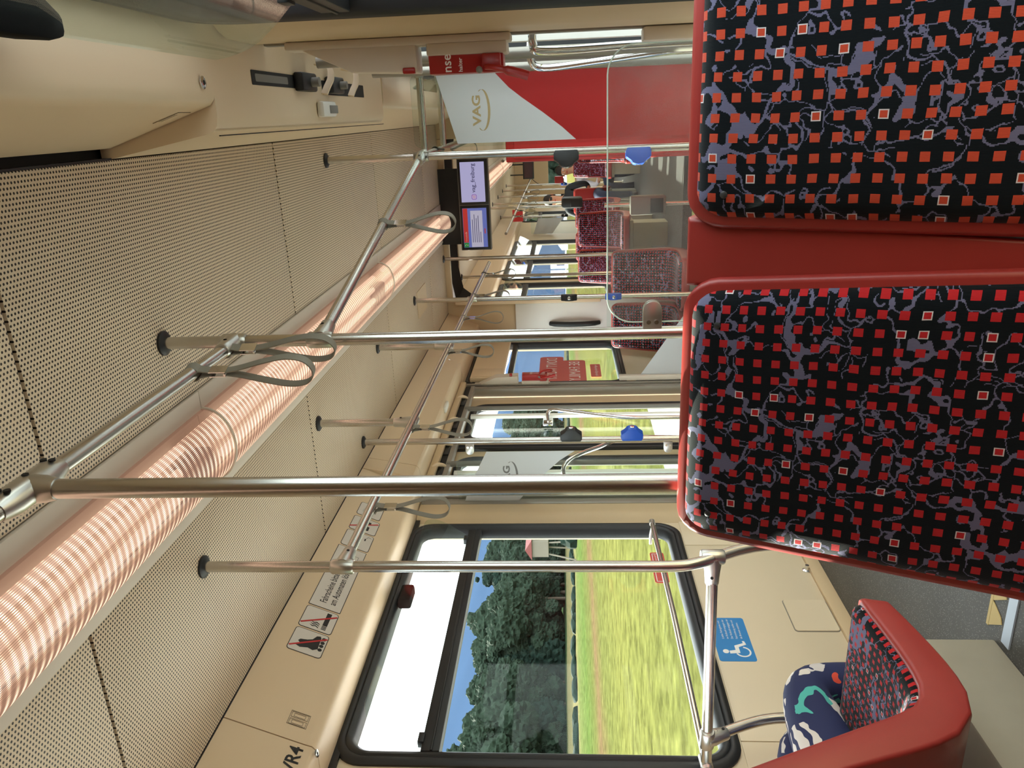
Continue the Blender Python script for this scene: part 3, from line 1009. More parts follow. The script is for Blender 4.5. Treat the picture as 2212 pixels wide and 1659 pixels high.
# door mechanism under the header
mech = MB().box(XL+0.0, XL+0.05, 3.45, 5.06, 0.665, 0.738)
mech.build('mechanism_gap', DARK, d1)
MB().box(XL+0.055, XL+0.085, 3.45, 5.06, 0.70, 0.738).build('mechanism_rail', BEIGE2, d1, bevel=0.003)
MB().box(XL+0.01, XL+0.055, 3.45, 5.06, 0.64, 0.668).build('lower_track', FRAMEG, d1, bevel=0.003)
for y in (3.70, 3.98, 4.36, 4.75):
    MB().tube(smooth([(XL+0.075, y, 0.725), (XL+0.08, y+0.03, 0.70), (XL+0.06, y+0.06, 0.675), (XL+0.04, y+0.07, 0.665)]), 0.012, 8).build('swing_arm', BEIGE, d1)
    MB().box(XL+0.02, XL+0.06, y-0.07, y+0.05, 0.668, 0.70).build('roller_block', BLACKP, d1, bevel=0.006)
MB().box(-1.70, -1.66, 4.30, 4.42, 0.728, 0.747).build('sensor', WHITEP, d1, bevel=0.008)
# grey door posts
for i, (y, x0) in enumerate(((5.085, XL), (3.405, XL))):
    b = MB().box(x0-0.03, x0+0.035, y-0.03, y+0.025, FLOW, 0.735)
    b.box(x0+0.02, x0+0.045, y+0.03, y+0.06, FLOW, 0.735)
    tag(b.build('trim_%d' % (10+i), FRAMEG, bevel=0.006), ['grey metal far post of the left door', 'grey metal near post of the left door'][i], 'door post', kind='structure')

d2, xi2 = door(2, XR, -1, DOOR_R, 'right sliding door seen edge-on beside the red seats', [(2.08, 2.69, 2.18, 2.60), (2.73, 3.34, 2.82, 3.24)])
MB().box(xi2-0.02, xi2+0.02, 2.695, 2.725, FLOW+0.03, 0.71).build('centre_seal', RUBBER, d2, bevel=0.004)
for y in (2.36, 3.05):
    MB().cyl((XR-0.05, y, FLOW+0.05), (XR-0.05, y, 0.70), 0.016, 12).build('swing_rod', FRAMEG, d2)
    MB().box(XR-0.018, XR, y+0.02, y+0.06, FLOW+0.05, 0.62).build('guide_strip', WHITEP, d2)
gb = handrail(smooth([(XR-0.0, 2.16, 0.07), (XR-0.045, 2.16, 0.07), (XR-0.062, 2.17, 0.04), (XR-0.05, 2.26, -0.20), (XR-0.045, 2.30, -0.45), (XR-0.045, 2.31, -0.8)]), 0.011, d2)
gb = handrail(smooth([(XR-0.0, 2.50, 0.09), (XR-0.06, 2.50, 0.09), (XR-0.085, 2.51, 0.05), (XR-0.075, 2.47, -0.12), (XR-0.06, 2.42, -0.32), (XR-0.055, 2.41, -0.55), (XR-0.055, 2.41, -0.8)]), 0.011, d2)
# header underside on the right: slots, hooks, sensor
hz = 0.742
hd = thing('door_drive', (0.05, 2.5, 0.70), 'slotted drive cover with black arms above the right door', 'door drive')
MB().plate(rrect(0.090, 0.124, 1.945, 2.30, 0.004), (0, 0, hz-0.0015), EX, EY, 0.0015).build('slot', DARK, hd)
MB().plate(rrect(0.098, 0.116, 1.965, 2.20, 0.004), (0, 0, hz-0.003), EX, EY, 0.0015).build('slot_plate', GREYP, hd)
MB().plate(rrect(0.078, 0.120, 2.52, 3.05, 0.004), (0, 0, hz-0.0015), EX, EY, 0.0015).build('slot', DARK, hd)
for y, r in ((2.32, 0.013), (2.62, 0.012)):
    b = MB().box(0.082, 0.132, y-0.07, y+0.06, hz-0.03, hz-0.002)
    b.build('roller_block', BLACKP, hd, bevel=0.006)
    MB().cyl((0.107, y+0.01, hz-0.052), (0.107, y+0.01, hz-0.02), r, 14).build('roller', GREYP, hd)
    MB().ribbon(smooth([(0.160, y+0.14, hz-0.01), (0.150, y+0.13, hz-0.05), (0.120, y+0.10, hz-0.06), (0.095, y+0.07, hz-0.055), (0.075, y+0.05, hz-0.05)]), (0.2, 0.2, 1), 0.02, 0.006).build('hook_arm', BEIGE, hd)
MB().box(0.012, 0.058, 2.44, 2.58, hz-0.024, hz-0.001).build('sensor_housing', WHITEP, hd, bevel=0.008)
MB().box(0.022, 0.046, 2.50, 2.585, hz-0.0265, hz-0.015).build('sensor_eye', GREYP, hd, bevel=0.002)
MB().box(-0.022, -0.0195, 1.725, 3.36, hz+0.002, hz+0.006).build('panel_gap', DARK, hd)
# right door near post: long cover, chamfered box, emergency handle
def emergency(name, origin, sx, labels, dyside):
    """housings on a door post; origin at the post face, sx = direction into the cabin along X"""
    ox, oy = origin
    t1 = thing('post_cover', (ox, oy, 0.12), labels[0], 'cover')
    MB().box(*sorted((ox, ox+sx*0.020)), oy-0.035, oy+0.03, 0.115, 0.655).build('cover_strip', PALE, t1, bevel=0.006)
    pts = [(0.0, 0.62), (0.055, 0.50), (0.062, 0.34), (0.0, 0.34)]
    r0 = [Vector((ox+sx*(0.018+a), oy-0.03, z)) for a, z in pts]
    r1 = [Vector((ox+sx*(0.018+a), oy+0.05, z)) for a, z in pts]
    MB().loft([r0, r1]).build('chamfered_housing', PALE, t1, bevel=0.004)
    t2 = thing('emergency_handle', (ox, oy, 0.12), labels[1], 'emergency handle')
    MB().box(*sorted((ox+sx*0.018, ox+sx*0.045)), oy-0.035, oy+0.05, 0.125, 0.315).build('base', PALE, t2, bevel=0.004)
    n = 6
    prof = [(0.045, -0.03)] + [(0.045+0.040*math.sin(math.pi/2*i/n), -0.03-0.012*(1-math.cos(math.pi/2*i/n))+0.02*i/n) for i in range(1, n+1)] + [(0.085, 0.045), (0.045, 0.045)]
    rb = MB().loft([[Vector((ox+sx*a, oy+c, z)) for a, c in prof] for z in (0.135, 0.312)])
    box_ = rb.build('red_housing', REDBOX, t2, bevel=0.003)
    hx = ox+sx*0.075
    MB().box(*sorted((hx-sx*0.03, hx+sx*0.012)), oy-0.045, oy-0.012, 0.14, 0.185).build('handle_socket', REDBOX, t2, bevel=0.004)
    MB().tube(smooth([(hx, oy-0.05, 0.175), (hx+sx*0.004, oy-0.066, 0.15), (hx+sx*0.014, oy-0.07, 0.11), (hx+sx*0.024, oy-0.068, 0.075)]), [0.007]*10+[0.011]*9, 10).build('handle_grip', REDBOX, t2)
    MB().ball((hx+sx*0.006, oy-0.055, 0.19), 0.008, 10, 8).build('seal', GREYP, t2)
    return t1, t2, box_
e1, e2, eb = emergency('r', (XR-0.03, 1.985), -1, ('pale housing with chamfered end on the right door post', 'red emergency handle on the right door post'), 1)
for txt, sz, z, dx in (('nse', 0.030, 0.262, 0.052), ('halter', 0.013, 0.236, 0.056)):
    lettering(txt, sz, (XR-0.03-0.083, 1.985-0.0475, z-0.006), (1, -0.10, 0), EZ, PRINT_WHITE, e2, bold=0.012)
MB().box(0.098, 0.112, 1.95, 1.968, 0.345, 0.375).build('lock_plug', REDBOX, e1, bevel=0.003)
e3, e4, eb2 = emergency('l', (XL+0.02, 5.15), 1, ('pale housing with chamfered end on the left door post', 'red emergency handle on the far left door post'), 1)
lettering('Nothahn', 0.03, (XL+0.02+0.0865, 5.145, 0.24), EY, EZ, PRINT_WHITE, e4, width=0.05)
MB().tube(smooth([(XL+0.115, 5.13, 0.19), (XL+0.135, 5.13, 0.16), (XL+0.14, 5.14, 0.11), (XL+0.12, 5.17, 0.10), (XL+0.11, 5.17, 0.15)]), 0.006, 8).build('handle_loop', REDBOX, e4)
MB().box(XL+0.1, XL+0.118, 5.12, 5.145, 0.38, 0.40).build('lock_plug', REDBOX, e3, bevel=0.003)
# lower right strip of the right pillar
b = MB().box(XR-0.062, XR-0.03, 1.99, 2.05, -0.75, -0.195)
tag(b.build('trim_12', PALE, bevel=0.006), 'pale lower edge guard of the right door post', 'trim', kind='structure')
b = MB().box(XR-0.03, XR+0.03, 2.035, 2.062, FLOW, 0.735).box(XR-0.03, XR+0.03, 3.362, 3.40, FLOW, 0.735)
tag(b.build('trim_13', FRAMEG, bevel=0.004), 'grey metal posts of the right door', 'door post', kind='structure')
# beige box over the third left window
b = MB().box(XL, XL+0.045, 5.26, 6.20, 0.47, 0.70)
bo = thing('blind_box', (XL, 5.7, 0.45), 'beige box covering the top of the stickered window', 'box')
MB().box(XL+0.012, XL+0.05, 5.25, 6.21, 0.46, 0.70).build('housing', BEIGE, bo, bevel=0.006)
MB().box(XL+0.05, XL+0.054, 5.27, 5.45, 0.475, 0.685).build('cover', BEIGE, bo, bevel=0.002)

# ================================================================== poles, rails, straps
PR = 0.0152
def collar(x, y, parent, z=HC):
    MB().tube([(x, y, z-0.012), (x, y, z-0.006), (x, y, z+0.002)], [0.021, 0.031, 0.031], 20).build('ceiling_collar', RUBBER, parent)
def clamp(p, d, parent, axis=EZ, ln=0.075, screws=True, side=None):
    """sleeve around a tube at p plus a socket reaching along d"""
    p, d = Vector(p), Vector(d).normalized()
    ax = Vector(axis).normalized()
    b = MB().tube([p-ax*0.031, p-ax*0.026, p+ax*0.026, p+ax*0.031], [0.0175, 0.0205, 0.0205, 0.0175], 18)
    b.tube([p, p+d*0.02, p+d*(ln*0.6), p+d*ln, p+d*(ln+0.004)], [0.0235, 0.0235, 0.0205, 0.0185, 0.0165], 18)
    o = b.build('clamp', CAST, parent)
    if screws:
        sd = Vector(side) if side else ax.cross(d)
        for k in (0.028, 0.05):
            q = p+d*k+sd.normalized()*0.0200
            MB().cyl(q-sd.normalized()*0.002, q+sd.normalized()*0.0012, 0.0042, 10).build('screw', DARK, o)
    return o
def pole(x, y, z0, z1, label, group='grab poles', top=True, path=None):
    t = thing('grab_pole', (x, y, z0), label, 'pole', group)
    if path is None:
        path = [(x, y, z0), (x, y, (z0+z1)/2), (x, y, z1)]
    MB().tube(path, PR, 18).build('tube', STEEL, t)
    if top:
        collar(x, y, t)
    if z0 < -1.0:
        MB().tube([(x, y, z0), (x, y, z0+0.012), (x, y, z0+0.02)], [0.034, 0.034, 0.018], 18).build('floor_flange', CAST, t)
    return t
def stop_button(x, y, z, d, mat, parent, r=0.052, name='stop_button'):
    d = Vector(d).normalized()
    s_ = EZ.cross(d)
    pts = [(-r, 0.0), (-r, 0.022), (-r*0.62, 0.036), (-r*0.42, 0.05), (0, 0.055), (r*0.42, 0.05), (r*0.62, 0.036), (r, 0.022), (r, 0.0), (r*0.9, -0.014), (-r*0.9, -0.014)]
    rings = []
    for k in (-0.02, 0.02):
        rings.append([Vector((x, y, z))+EZ*a+d*c+s_*k for a, c in pts])
    o = MB().loft(rings).build(name, mat, parent, bevel=0.004)
    q = Vector((x, y, z))+d*0.053
    MB().tube([q, q+d*0.003, q+d*0.004], [0.011, 0.011, 0.008], 14).build('push_disc', CHROME, o)
    return o
# -- right hand rail and its hangers
RX, RZ = -0.508, 0.816
P2 = (-0.505, 1.782)
P3 = (-0.157, 3.33)
p1 = pole(RX, 1.0, FL, RZ-0.02, 'thick steel pole right behind the left red seat', top=False)
t_ = MB().tube([(RX, 0.925, RZ), (RX, 0.932, RZ), (RX, 0.955, RZ), (RX, 1.045, RZ), (RX, 1.068, RZ), (RX, 1.075, RZ)], [0.0165, 0.0185, 0.024, 0.024, 0.0185, 0.0165], 20)
t_.tube([(RX, 1.0, RZ), (RX, 1.0, RZ-0.028), (RX, 1.0, RZ-0.045)], [0.024, 0.021, 0.0168], 20)
tee = t_.build('tee_fitting', CAST, p1)
for yy, dz in ((0.948, 0.006), (0.948, -0.008), (1.0, 0.0), (1.052, 0.006), (1.052, -0.008)):
    MB().cyl((RX+0.022, yy, RZ+dz), (RX+0.0252, yy, RZ+dz), 0.0052, 12).build('screw', DARK, tee)
p2 = pole(P2[0], P2[1], FL, HC, 'steel pole carrying the clear acrylic screen')
clamp((P2[0], P2[1], RZ), (0, -1, 0), p2, side=(1, 0, 0))
dd = Vector((P3[0]-P2[0], P3[1]-P2[1], 0)).normalized()
clamp((P2[0], P2[1], 0.60), dd, p2, side=(0.9, -0.3, 0.2))
p3 = pole(P3[0], P3[1], FLOW, HC, 'steel pole with black and blue buttons beside right screen')
clamp((P3[0], P3[1], 0.59), -dd, p3)
clamp((P3[0], P3[1], 0.59), (0.15, 1, 0), p3)
stop_button(P3[0]-0.012, P3[1], -0.016, (-1, -0.25, 0), BLACKP, p3)
stop_button(P3[0]-0.012, P3[1], -0.312, (-1, -0.25, 0), BLUEP, p3)
def rail(a, c, label, ends=()):
    t = thing('hand_rail', a, label, 'rail', 'overhead hand rails')
    a, c = Vector(a), Vector(c)
    MB().tube([a, (a+c)/2, c], PR, 18).build('tube', STEEL, t)
    return t
rail((RX, -2.3, RZ), (RX, P2[1], RZ), 'high overhead rail on the right running to the screen pole')
rail((P2[0], P2[1], 0.60), (P3[0], P3[1], 0.595), 'slanting overhead rail between the screen pole and button pole')
rl = rail((P3[0], P3[1]+0.12, 0.595), (XR, P3[1]+0.12, 0.595), 'short cross rail from button pole to the right wall')
MB().tube([(XR, P3[1]+0.12, 0.595), (XR-0.02, P3[1]+0.12, 0.595), (XR-0.055, P3[1]+0.12, 0.595)], [0.03, 0.024, 0.018], 16).build('wall_flange', CAST, rl)
rl = rail((P3[0]+0.02, 4.05, 0.60), (XR, 4.05, 0.60), 'second cross rail to the right wall behind the first')
MB().tube([(XR, 4.05, 0.60), (XR-0.02, 4.05, 0.60), (XR-0.055, 4.05, 0.60)], [0.03, 0.024, 0.018], 16).build('wall_flange', CAST, rl)
rail((P3[0], P3[1], 0.595), (P3[0]+0.02, 6.2, 0.595), 'overhead rail running on from button pole along the right')
# -- left hand rail
LX, LZ = -1.143, 0.611
low = smooth([(-1.135, 1.76, HC), (-1.135, 1.76, 0.4), (-1.135, 1.76, -0.10), (-1.135, 1.76, -0.27), (-1.133, 1.772, -0.335), (-1.130, 1.80, -0.395), (-1.128, 1.832, -0.465), (-1.127, 1.85, -0.54), (-1.127, 1.853, -0.68), (-1.127, 1.853, FL)], 5)
q1 = thing('grab_pole', (-1.127, 1.853, FL), 'bent steel pole in front of the left window', 'pole', 'grab poles')
MB().tube(low, PR, 18).build('tube', STEEL, q1)
collar(-1.135, 1.76, q1)
clamp((-1.135, 1.76, LZ), (0, 1, 0), q1, side=(1, 0, -0.2))
clamp((-1.131, 1.798, -0.379), (-1, -0.08, 0), q1, side=(0, -1, 0.2))
rail((-1.135, 1.76, LZ), (LX, 6.22, LZ), 'long overhead rail on the left below the duct')
q2 = pole(-1.146, 2.812, LZ, HC, 'short hanger from ceiling to left rail above window', 'rail hangers')
clamp((-1.146, 2.812, LZ), (0, 0, 1), q2, axis=EY, side=(1, 0, 0))
q4 = pole(-1.148, 3.87, LZ, HC, 'short hanger from ceiling to left rail by the door', 'rail hangers')
clamp((-1.148, 3.87, LZ), (0, 0, 1), q4, axis=EY, side=(1, 0, 0))
q3 = pole(-1.493, 3.41, FLOW, HC, 'steel pole with black and blue buttons at left door')
stop_button(-1.480, 3.41, -0.018, (1, -0.15, 0), BLACKP, q3)
stop_button(-1.480, 3.41, -0.308, (1, -0.15, 0), BLUEP, q3)
q5 = pole(-1.150, 4.955, FLOW, HC, 'farther steel pole with square black button and blue button')
clamp((-1.150, 4.955, LZ), (0, 1, 0), q5)
stop_button(-1.150, 4.945, -0.027, (0.1, -1, 0), BLACKP, q5)
stop_button(-1.150, 4.945, -0.315, (0.1, -1, 0), BLUEP, q5)
q6 = pole(-1.118, 6.31, FLOW, 0.985, 'thin steel pole just before the gangway', top=True)
q7 = pole(-1.485, 7.36, FL, HC, 'thin steel pole just past the gangway', top=True)
# -- low cross bar and window rail on the left
cb = thing('cross_bar', (-1.13, 1.755, -0.379), 'horizontal steel bar from bent pole towards left wall', 'rail')
MB().tube([(-1.135, 1.795, -0.379), (-1.45, 1.765, -0.379), (-1.79, 1.735, -0.379)], PR, 18).build('tube', STEEL, cb)
lg = thing('bar_support', (-1.68, 1.81, FL), 'bent steel leg under the cross bar by the wall', 'support')
MB().tube(smooth([(-1.69, 1.747, -0.385), (-1.688, 1.757, -0.41), (-1.685, 1.785, -0.475), (-1.682, 1.81, -0.55), (-1.68, 1.818, -0.62), (-1.68, 1.82, -0.75), (-1.68, 1.82, FL)], 5), PR, 18).build('tube', STEEL, lg)
clamp((-1.69, 1.744, -0.379), (0.03, 0.32, -0.9), lg, axis=(1, -0.1, 0), ln=0.06, side=(1, 0, 0))
wr = thing('window_rail', (-1.765, 2.4, -0.385), 'slim steel rail running across the left window', 'rail')
MB().tube([(-1.775, 1.74, -0.379), (-1.765, 2.4, -0.38), (-1.755, 3.075, -0.372)], 0.0105, 14).build('tube', STEEL, wr)
MB().tube([(-1.755, 3.06, -0.372), (-1.755, 3.085, -0.372), (-1.755, 3.09, -0.372)], [0.0135, 0.0135, 0.008], 14).build('end_cap', CAST, wr)
MB().tube(smooth([(-1.756, 3.05, -0.372), (-1.80, 3.05, -0.365), (XL, 3.05, -0.365)]), 0.007, 10).build('wall_bracket', CAST, wr)
MB().tube([(-1.775, 1.715, -0.379), (-1.775, 1.72, -0.379), (-1.775, 1.765, -0.379), (-1.775, 1.77, -0.379)], [0.012, 0.0185, 0.0185, 0.012], 16).build('joint', CAST, wr)

# -- hand straps
def strap(p, ln, label, yaw=0.0, fat=0.036, parts=True, mat=None):
    x, y, z = p
    t = thing('hand_strap', (x, y, z-ln), label, 'strap', 'hand straps')
    R_ = Matrix.Rotation(yaw, 3, 'Z')
    wv = R_ @ Vector((0, 1, 0))
    lat = R_ @ Vector((1, 0, 0))
    o = Vector(p)
    ring = [o+lat*(PR+0.0022)*math.cos(a)+EZ*(PR+0.0022)*math.sin(a) for a in [math.radians(-60+300*i/16) for i in range(17)]]
    ring = [o+lat*0.004-EZ*0.042]+ring+[o-lat*0.004-EZ*0.042]
    MB().ribbon(ring, wv, 0.022, 0.0028).build('wrap', STRAP, t)
    bz = o-EZ*0.058
    bb = MB()
    for k in (-1, 1):
        c = bz+lat*0.0055*k
        bb.plate([(-0.013, -0.019), (0.013, -0.019), (0.013, 0.019), (-0.013, 0.019)], c, wv, EZ, 0.0016)
    bb.cyl(bz-wv*0.014-EZ*0.016, bz+wv*0.014-EZ*0.016, 0.003, 8)
    bb.build('buckle', CHROME, t)
    h = ln-0.075
    pts = [(0.003, 0), (0.010, -0.18*h), (0.7*fat, -0.45*h), (fat, -0.72*h), (0.78*fat, -0.92*h), (0, -h), (-0.78*fat, -0.92*h), (-fat, -0.72*h), (-0.7*fat, -0.45*h), (-0.010, -0.18*h), (-0.003, 0)]
    path = smooth([o+lat*a+EZ*(c-0.072) for a, c in pts], 5)
    MB().ribbon(path, wv, 0.020, 0.0028).build('loop', STRAP, t)
    return t
strap((RX, 1.555, RZ), 0.272, 'grey hand strap on the high right rail, nearer of two', -0.30)
strap((RX, 1.725, RZ), 0.272, 'grey hand strap on the high right rail against the pole', -0.42)
def on(a, c, t):
    return tuple(Vector(a).lerp(Vector(c), t))
strap(on((P2[0], P2[1], 0.60), (P3[0], P3[1], 0.595), 0.50), 0.245, 'grey hand strap hanging from the slanting rail before the ceiling light', -0.45)
for y, l, yw in ((2.105, 'grey hand strap on the left rail by the pictogram signs', -0.1), (2.745, 'grey hand strap on the left rail beside the first hanger', -0.15), (3.76, 'grey hand strap on the left rail above the stickered window', -0.2), (4.44, 'grey hand strap on the left rail before the cream bulkhead', 0.0), (5.02, 'grey hand strap on the left rail next to the farther button pole', -0.3), (5.75, 'grey hand strap on the left rail nearest the gangway', 0.5)):
    strap((LX, y, LZ), 0.246, l, yw)
strap((P3[0]+0.005, 3.75, 0.595), 0.2, 'grey hand strap behind the white screen on the right', 0.4)

# ================================================================== screens
def pane_poly(pts, y, t=0.006):
    r0 = [Vector((a, y-t/2, c)) for a, c in pts]
    r1 = [Vector((a, y+t/2, c)) for a, c in pts]
    return MB().loft([r0, r1])
def glass_clip(x, z, y, s_, parent, w=0.062, h=0.034):
    """rounded clamp plate gripping a pane, s_ = direction of the pane from the pole"""
    pts = [(0.0, -h/2), (w-h/2, -h/2)] + arc(w-h/2, 0, h/2, -math.pi/2, math.pi/2, 8) + [(0.0, h/2)]
    b = MB()
    for k in (-1, 1):
        b.loft([[Vector((x+s_*a, y+k*0.004, z+c)) for a, c in pts], [Vector((x+s_*a, y+k*0.010, z+c)) for a, c in pts]])
    o = b.build('clip', CAST, parent, bevel=0.001)
    for dz in (-0.009, 0.009):
        MB().cyl((x+s_*0.018, y-0.012, z+dz), (x+s_*0.018, y-0.0098, z+dz), 0.0052, 12).build('screw', CHROME, o)
    return o
sc = thing('acrylic_screen', (-0.18, 1.80, -0.95), 'scuffed clear acrylic screen clamped behind the red seats', 'screen')
YS = 1.782
out_ = rrect(-0.478, 0.128, -0.98, -0.100, 0.06, 8)
pane_poly(out_, YS).build('pane', ACRYL, sc)
edge = rrect(-0.4785, 0.1285, -0.9805, -0.0995, 0.06, 8)
MB().tube([(a, YS, c) for a, c in edge]+[(edge[0][0], YS, edge[0][1])], 0.0017, 6).build('polished_edge', ACRYL_EDGE, sc)
glass_clip(P2[0]+0.010, -0.205, YS, 1, sc, w=0.068, h=0.044)
glass_clip(P2[0]+0.010, -0.80, YS, 1, sc, w=0.068, h=0.044)
# right screen with white and red film and lettering
YR = 3.365
rs = thing('film_screen', (0.03, YR, -1.0), 'screen with white and red film and oval logo by right door', 'screen')
pane_poly(rrect(-0.125, 0.165, -1.15, 0.62, 0.03), YR, 0.008).build('pane', GLASS, rs)
MB().box(0.158, 0.192, YR-0.012, YR+0.012, -1.15, 0.53).build('edge_profile', PALE, rs, bevel=0.003)
fl_ = MB()
fl_.loft([[Vector((a, YR-0.0048, c)) for a, c in q] for q in ([(0.158, 0.512), (-0.112, 0.437), (-0.112, -0.058), (-0.06, 0.0), (0.0, 0.078), (0.06, 0.162), (0.10, 0.213), (0.158, 0.268)],)]*1+[[Vector((a, YR-0.0056, c)) for a, c in [(0.158, 0.512), (-0.112, 0.437), (-0.112, -0.058), (-0.06, 0.0), (0.0, 0.078), (0.06, 0.162), (0.10, 0.213), (0.158, 0.268)]]])
fl_.build('white_film', MARGLASS, rs)
red_pts = [(0.158, 0.268), (0.10, 0.213), (0.06, 0.162), (0.0, 0.078), (-0.06, 0.0), (-0.112, -0.058), (-0.112, -1.14), (0.158, -1.14)]
MB().loft([[Vector((a, YR-0.0048, c)) for a, c in red_pts], [Vector((a, YR-0.0056, c)) for a, c in red_pts]]).build('red_film', REDFILM, rs)
GOLD = plain('bare_film_gold', srgb(178, 158, 116), 0.35)
def logo(x0, z0, size, y, parent, mat):
    lettering('VAG', size, (x0, y-0.0062, z0), EX, EZ, mat, parent, width=size*2.6, bold=0.03)
    b = MB()
    cx, cz = x0+size*1.35, z0-size*0.30
    pts = []
    n = 22
    for i in range(n+1):
        a = math.radians(150+235*i/n)
        w_ = 0.004+0.007*math.sin(math.pi*i/n)
        pts.append((cx+size*1.75*math.cos(a), cz+size*0.62*math.sin(a)+size*0.12, w_*size/0.05))
    vs, fc = [], []
    for x, z, w_ in pts:
        vs += [(x, y-0.0062, z-w_*0.5), (x, y-0.0062, z+w_*0.5)]
    for i in range(n):
        fc.append((2*i, 2*i+2, 2*i+3, 2*i+1))
    b.add(vs, fc)
    b.build('logo_swoosh', mat, parent)
logo(-0.045, 0.335, 0.046, YR, rs, GOLD)
# left screen
YLs = 3.41
ls = thing('film_screen', (-1.68, YLs, -1.0), 'narrow screen with white film and logo by left door', 'screen')
o2 = [(-1.835, 0.545), (-1.60, 0.545)] + [(-1.565, 0.53), (-1.545, 0.50), (-1.532, 0.45), (-1.538, 0.42), (-1.548, 0.37), (-1.548, -0.38), (-1.535, -0.43), (-1.53, -0.52), (-1.548, -0.60), (-1.548, -1.1), (-1.835, -1.1)]
pane_poly(o2, YLs, 0.007).build('pane', GLASS, ls)
wf = [(-1.549, 0.395), (-1.549, -0.035), (-1.60, 0.04), (-1.68, 0.125), (-1.76, 0.20), (-1.835, 0.26), (-1.835, 0.52), (-1.74, 0.49)]
MB().loft([[Vector((a, YLs-0.0042, c)) for a, c in wf], [Vector((a, YLs-0.005, c)) for a, c in wf]]).build('white_film', MARGLASS, ls)
logo(-1.745, 0.285, 0.046, YLs, ls, PRINT_GREY)
for z in (0.475, -0.48):
    glass_clip(-1.505, z, YLs, -1, ls, w=0.058, h=0.04)
# far screen of the left door
YF = 5.16
fs_ = thing('film_screen', (-1.6, YF, -1.1), 'clear screen with slanting pale film beyond the left door', 'screen')
pane_poly(rrect(-1.83, -1.22, -1.15, -0.285, 0.05), YF, 0.007).build('pane', GLASS, fs_)
wf = [(-1.825, -0.48), (-1.50, -0.70), (-1.25, -0.87), (-1.225, -1.14), (-1.825, -1.14)]
MB().loft([[Vector((a, YF-0.0042, c)) for a, c in wf], [Vector((a, YF-0.005, c)) for a, c in wf]]).build('pale_film', MARGLASS, fs_)
b = MB().box(-1.80, -1.765, YF-0.03, YF+0.02, -1.2, -0.37)
b.build('post', PALE, fs_, bevel=0.006)

# ================================================================== seats
SEAT_PATH = smooth([Vector((0, 0, 0.905)), Vector((0, -0.062, 0.770)), Vector((0, -0.123, 0.635)), Vector((0, -0.172, 0.525)), Vector((0, -0.200, 0.478)), Vector((0, -0.245, 0.452)), Vector((0, -0.32, 0.445)), Vector((0, -0.43, 0.450)), Vector((0, -0.53, 0.457)), Vector((0, -0.575, 0.450))], 8)
acc = [0.0]
for i in range(1, len(SEAT_PATH)):
    acc.append(acc[-1]+(SEAT_PATH[i]-SEAT_PATH[i-1]).length)
SEAT_LEN = acc[-1]
def seat_frame(bv):
    bv = max(0.0, min(SEAT_LEN, bv))
    i = 0
    while i < len(acc)-2 and acc[i+1] < bv:
        i += 1
    t = (bv-acc[i])/(acc[i+1]-acc[i])
    p = SEAT_PATH[i].lerp(SEAT_PATH[i+1], t)
    tg = (SEAT_PATH[min(i+2, len(SEAT_PATH)-1)]-SEAT_PATH[max(0, i-1)]).normalized()
    return p, Vector((0, tg.z, -tg.y))
def seat_width(bv):
    return 0.176+0.022*min(1.0, bv/0.40) - 0.008*max(0.0, min(1.0, (bv-0.55)/0.3))
def rounded_w(bv, b0, b1, W, R):
    w = W
    if bv-b0 < R:
        k = R-(bv-b0)
        w = W-R+math.sqrt(max(0, R*R-k*k))
    if b1-bv < R:
        k = R-(b1-bv)
        w = min(w, W-R+math.sqrt(max(0, R*R-k*k)))
    return w
DARKSTUD = plain('dark_stud', srgb(50, 52, 54), 0.35)
def seat_stations(b0, b1, R):
    st = [b0+R*(1-math.cos(math.pi/2*i/6)) for i in range(7)]
    n = 22
    st += [b0+R+(b1-b0-2*R)*i/n for i in range(1, n)]
    st += [b1-R+R*math.sin(math.pi/2*i/6) for i in range(7)]
    return st
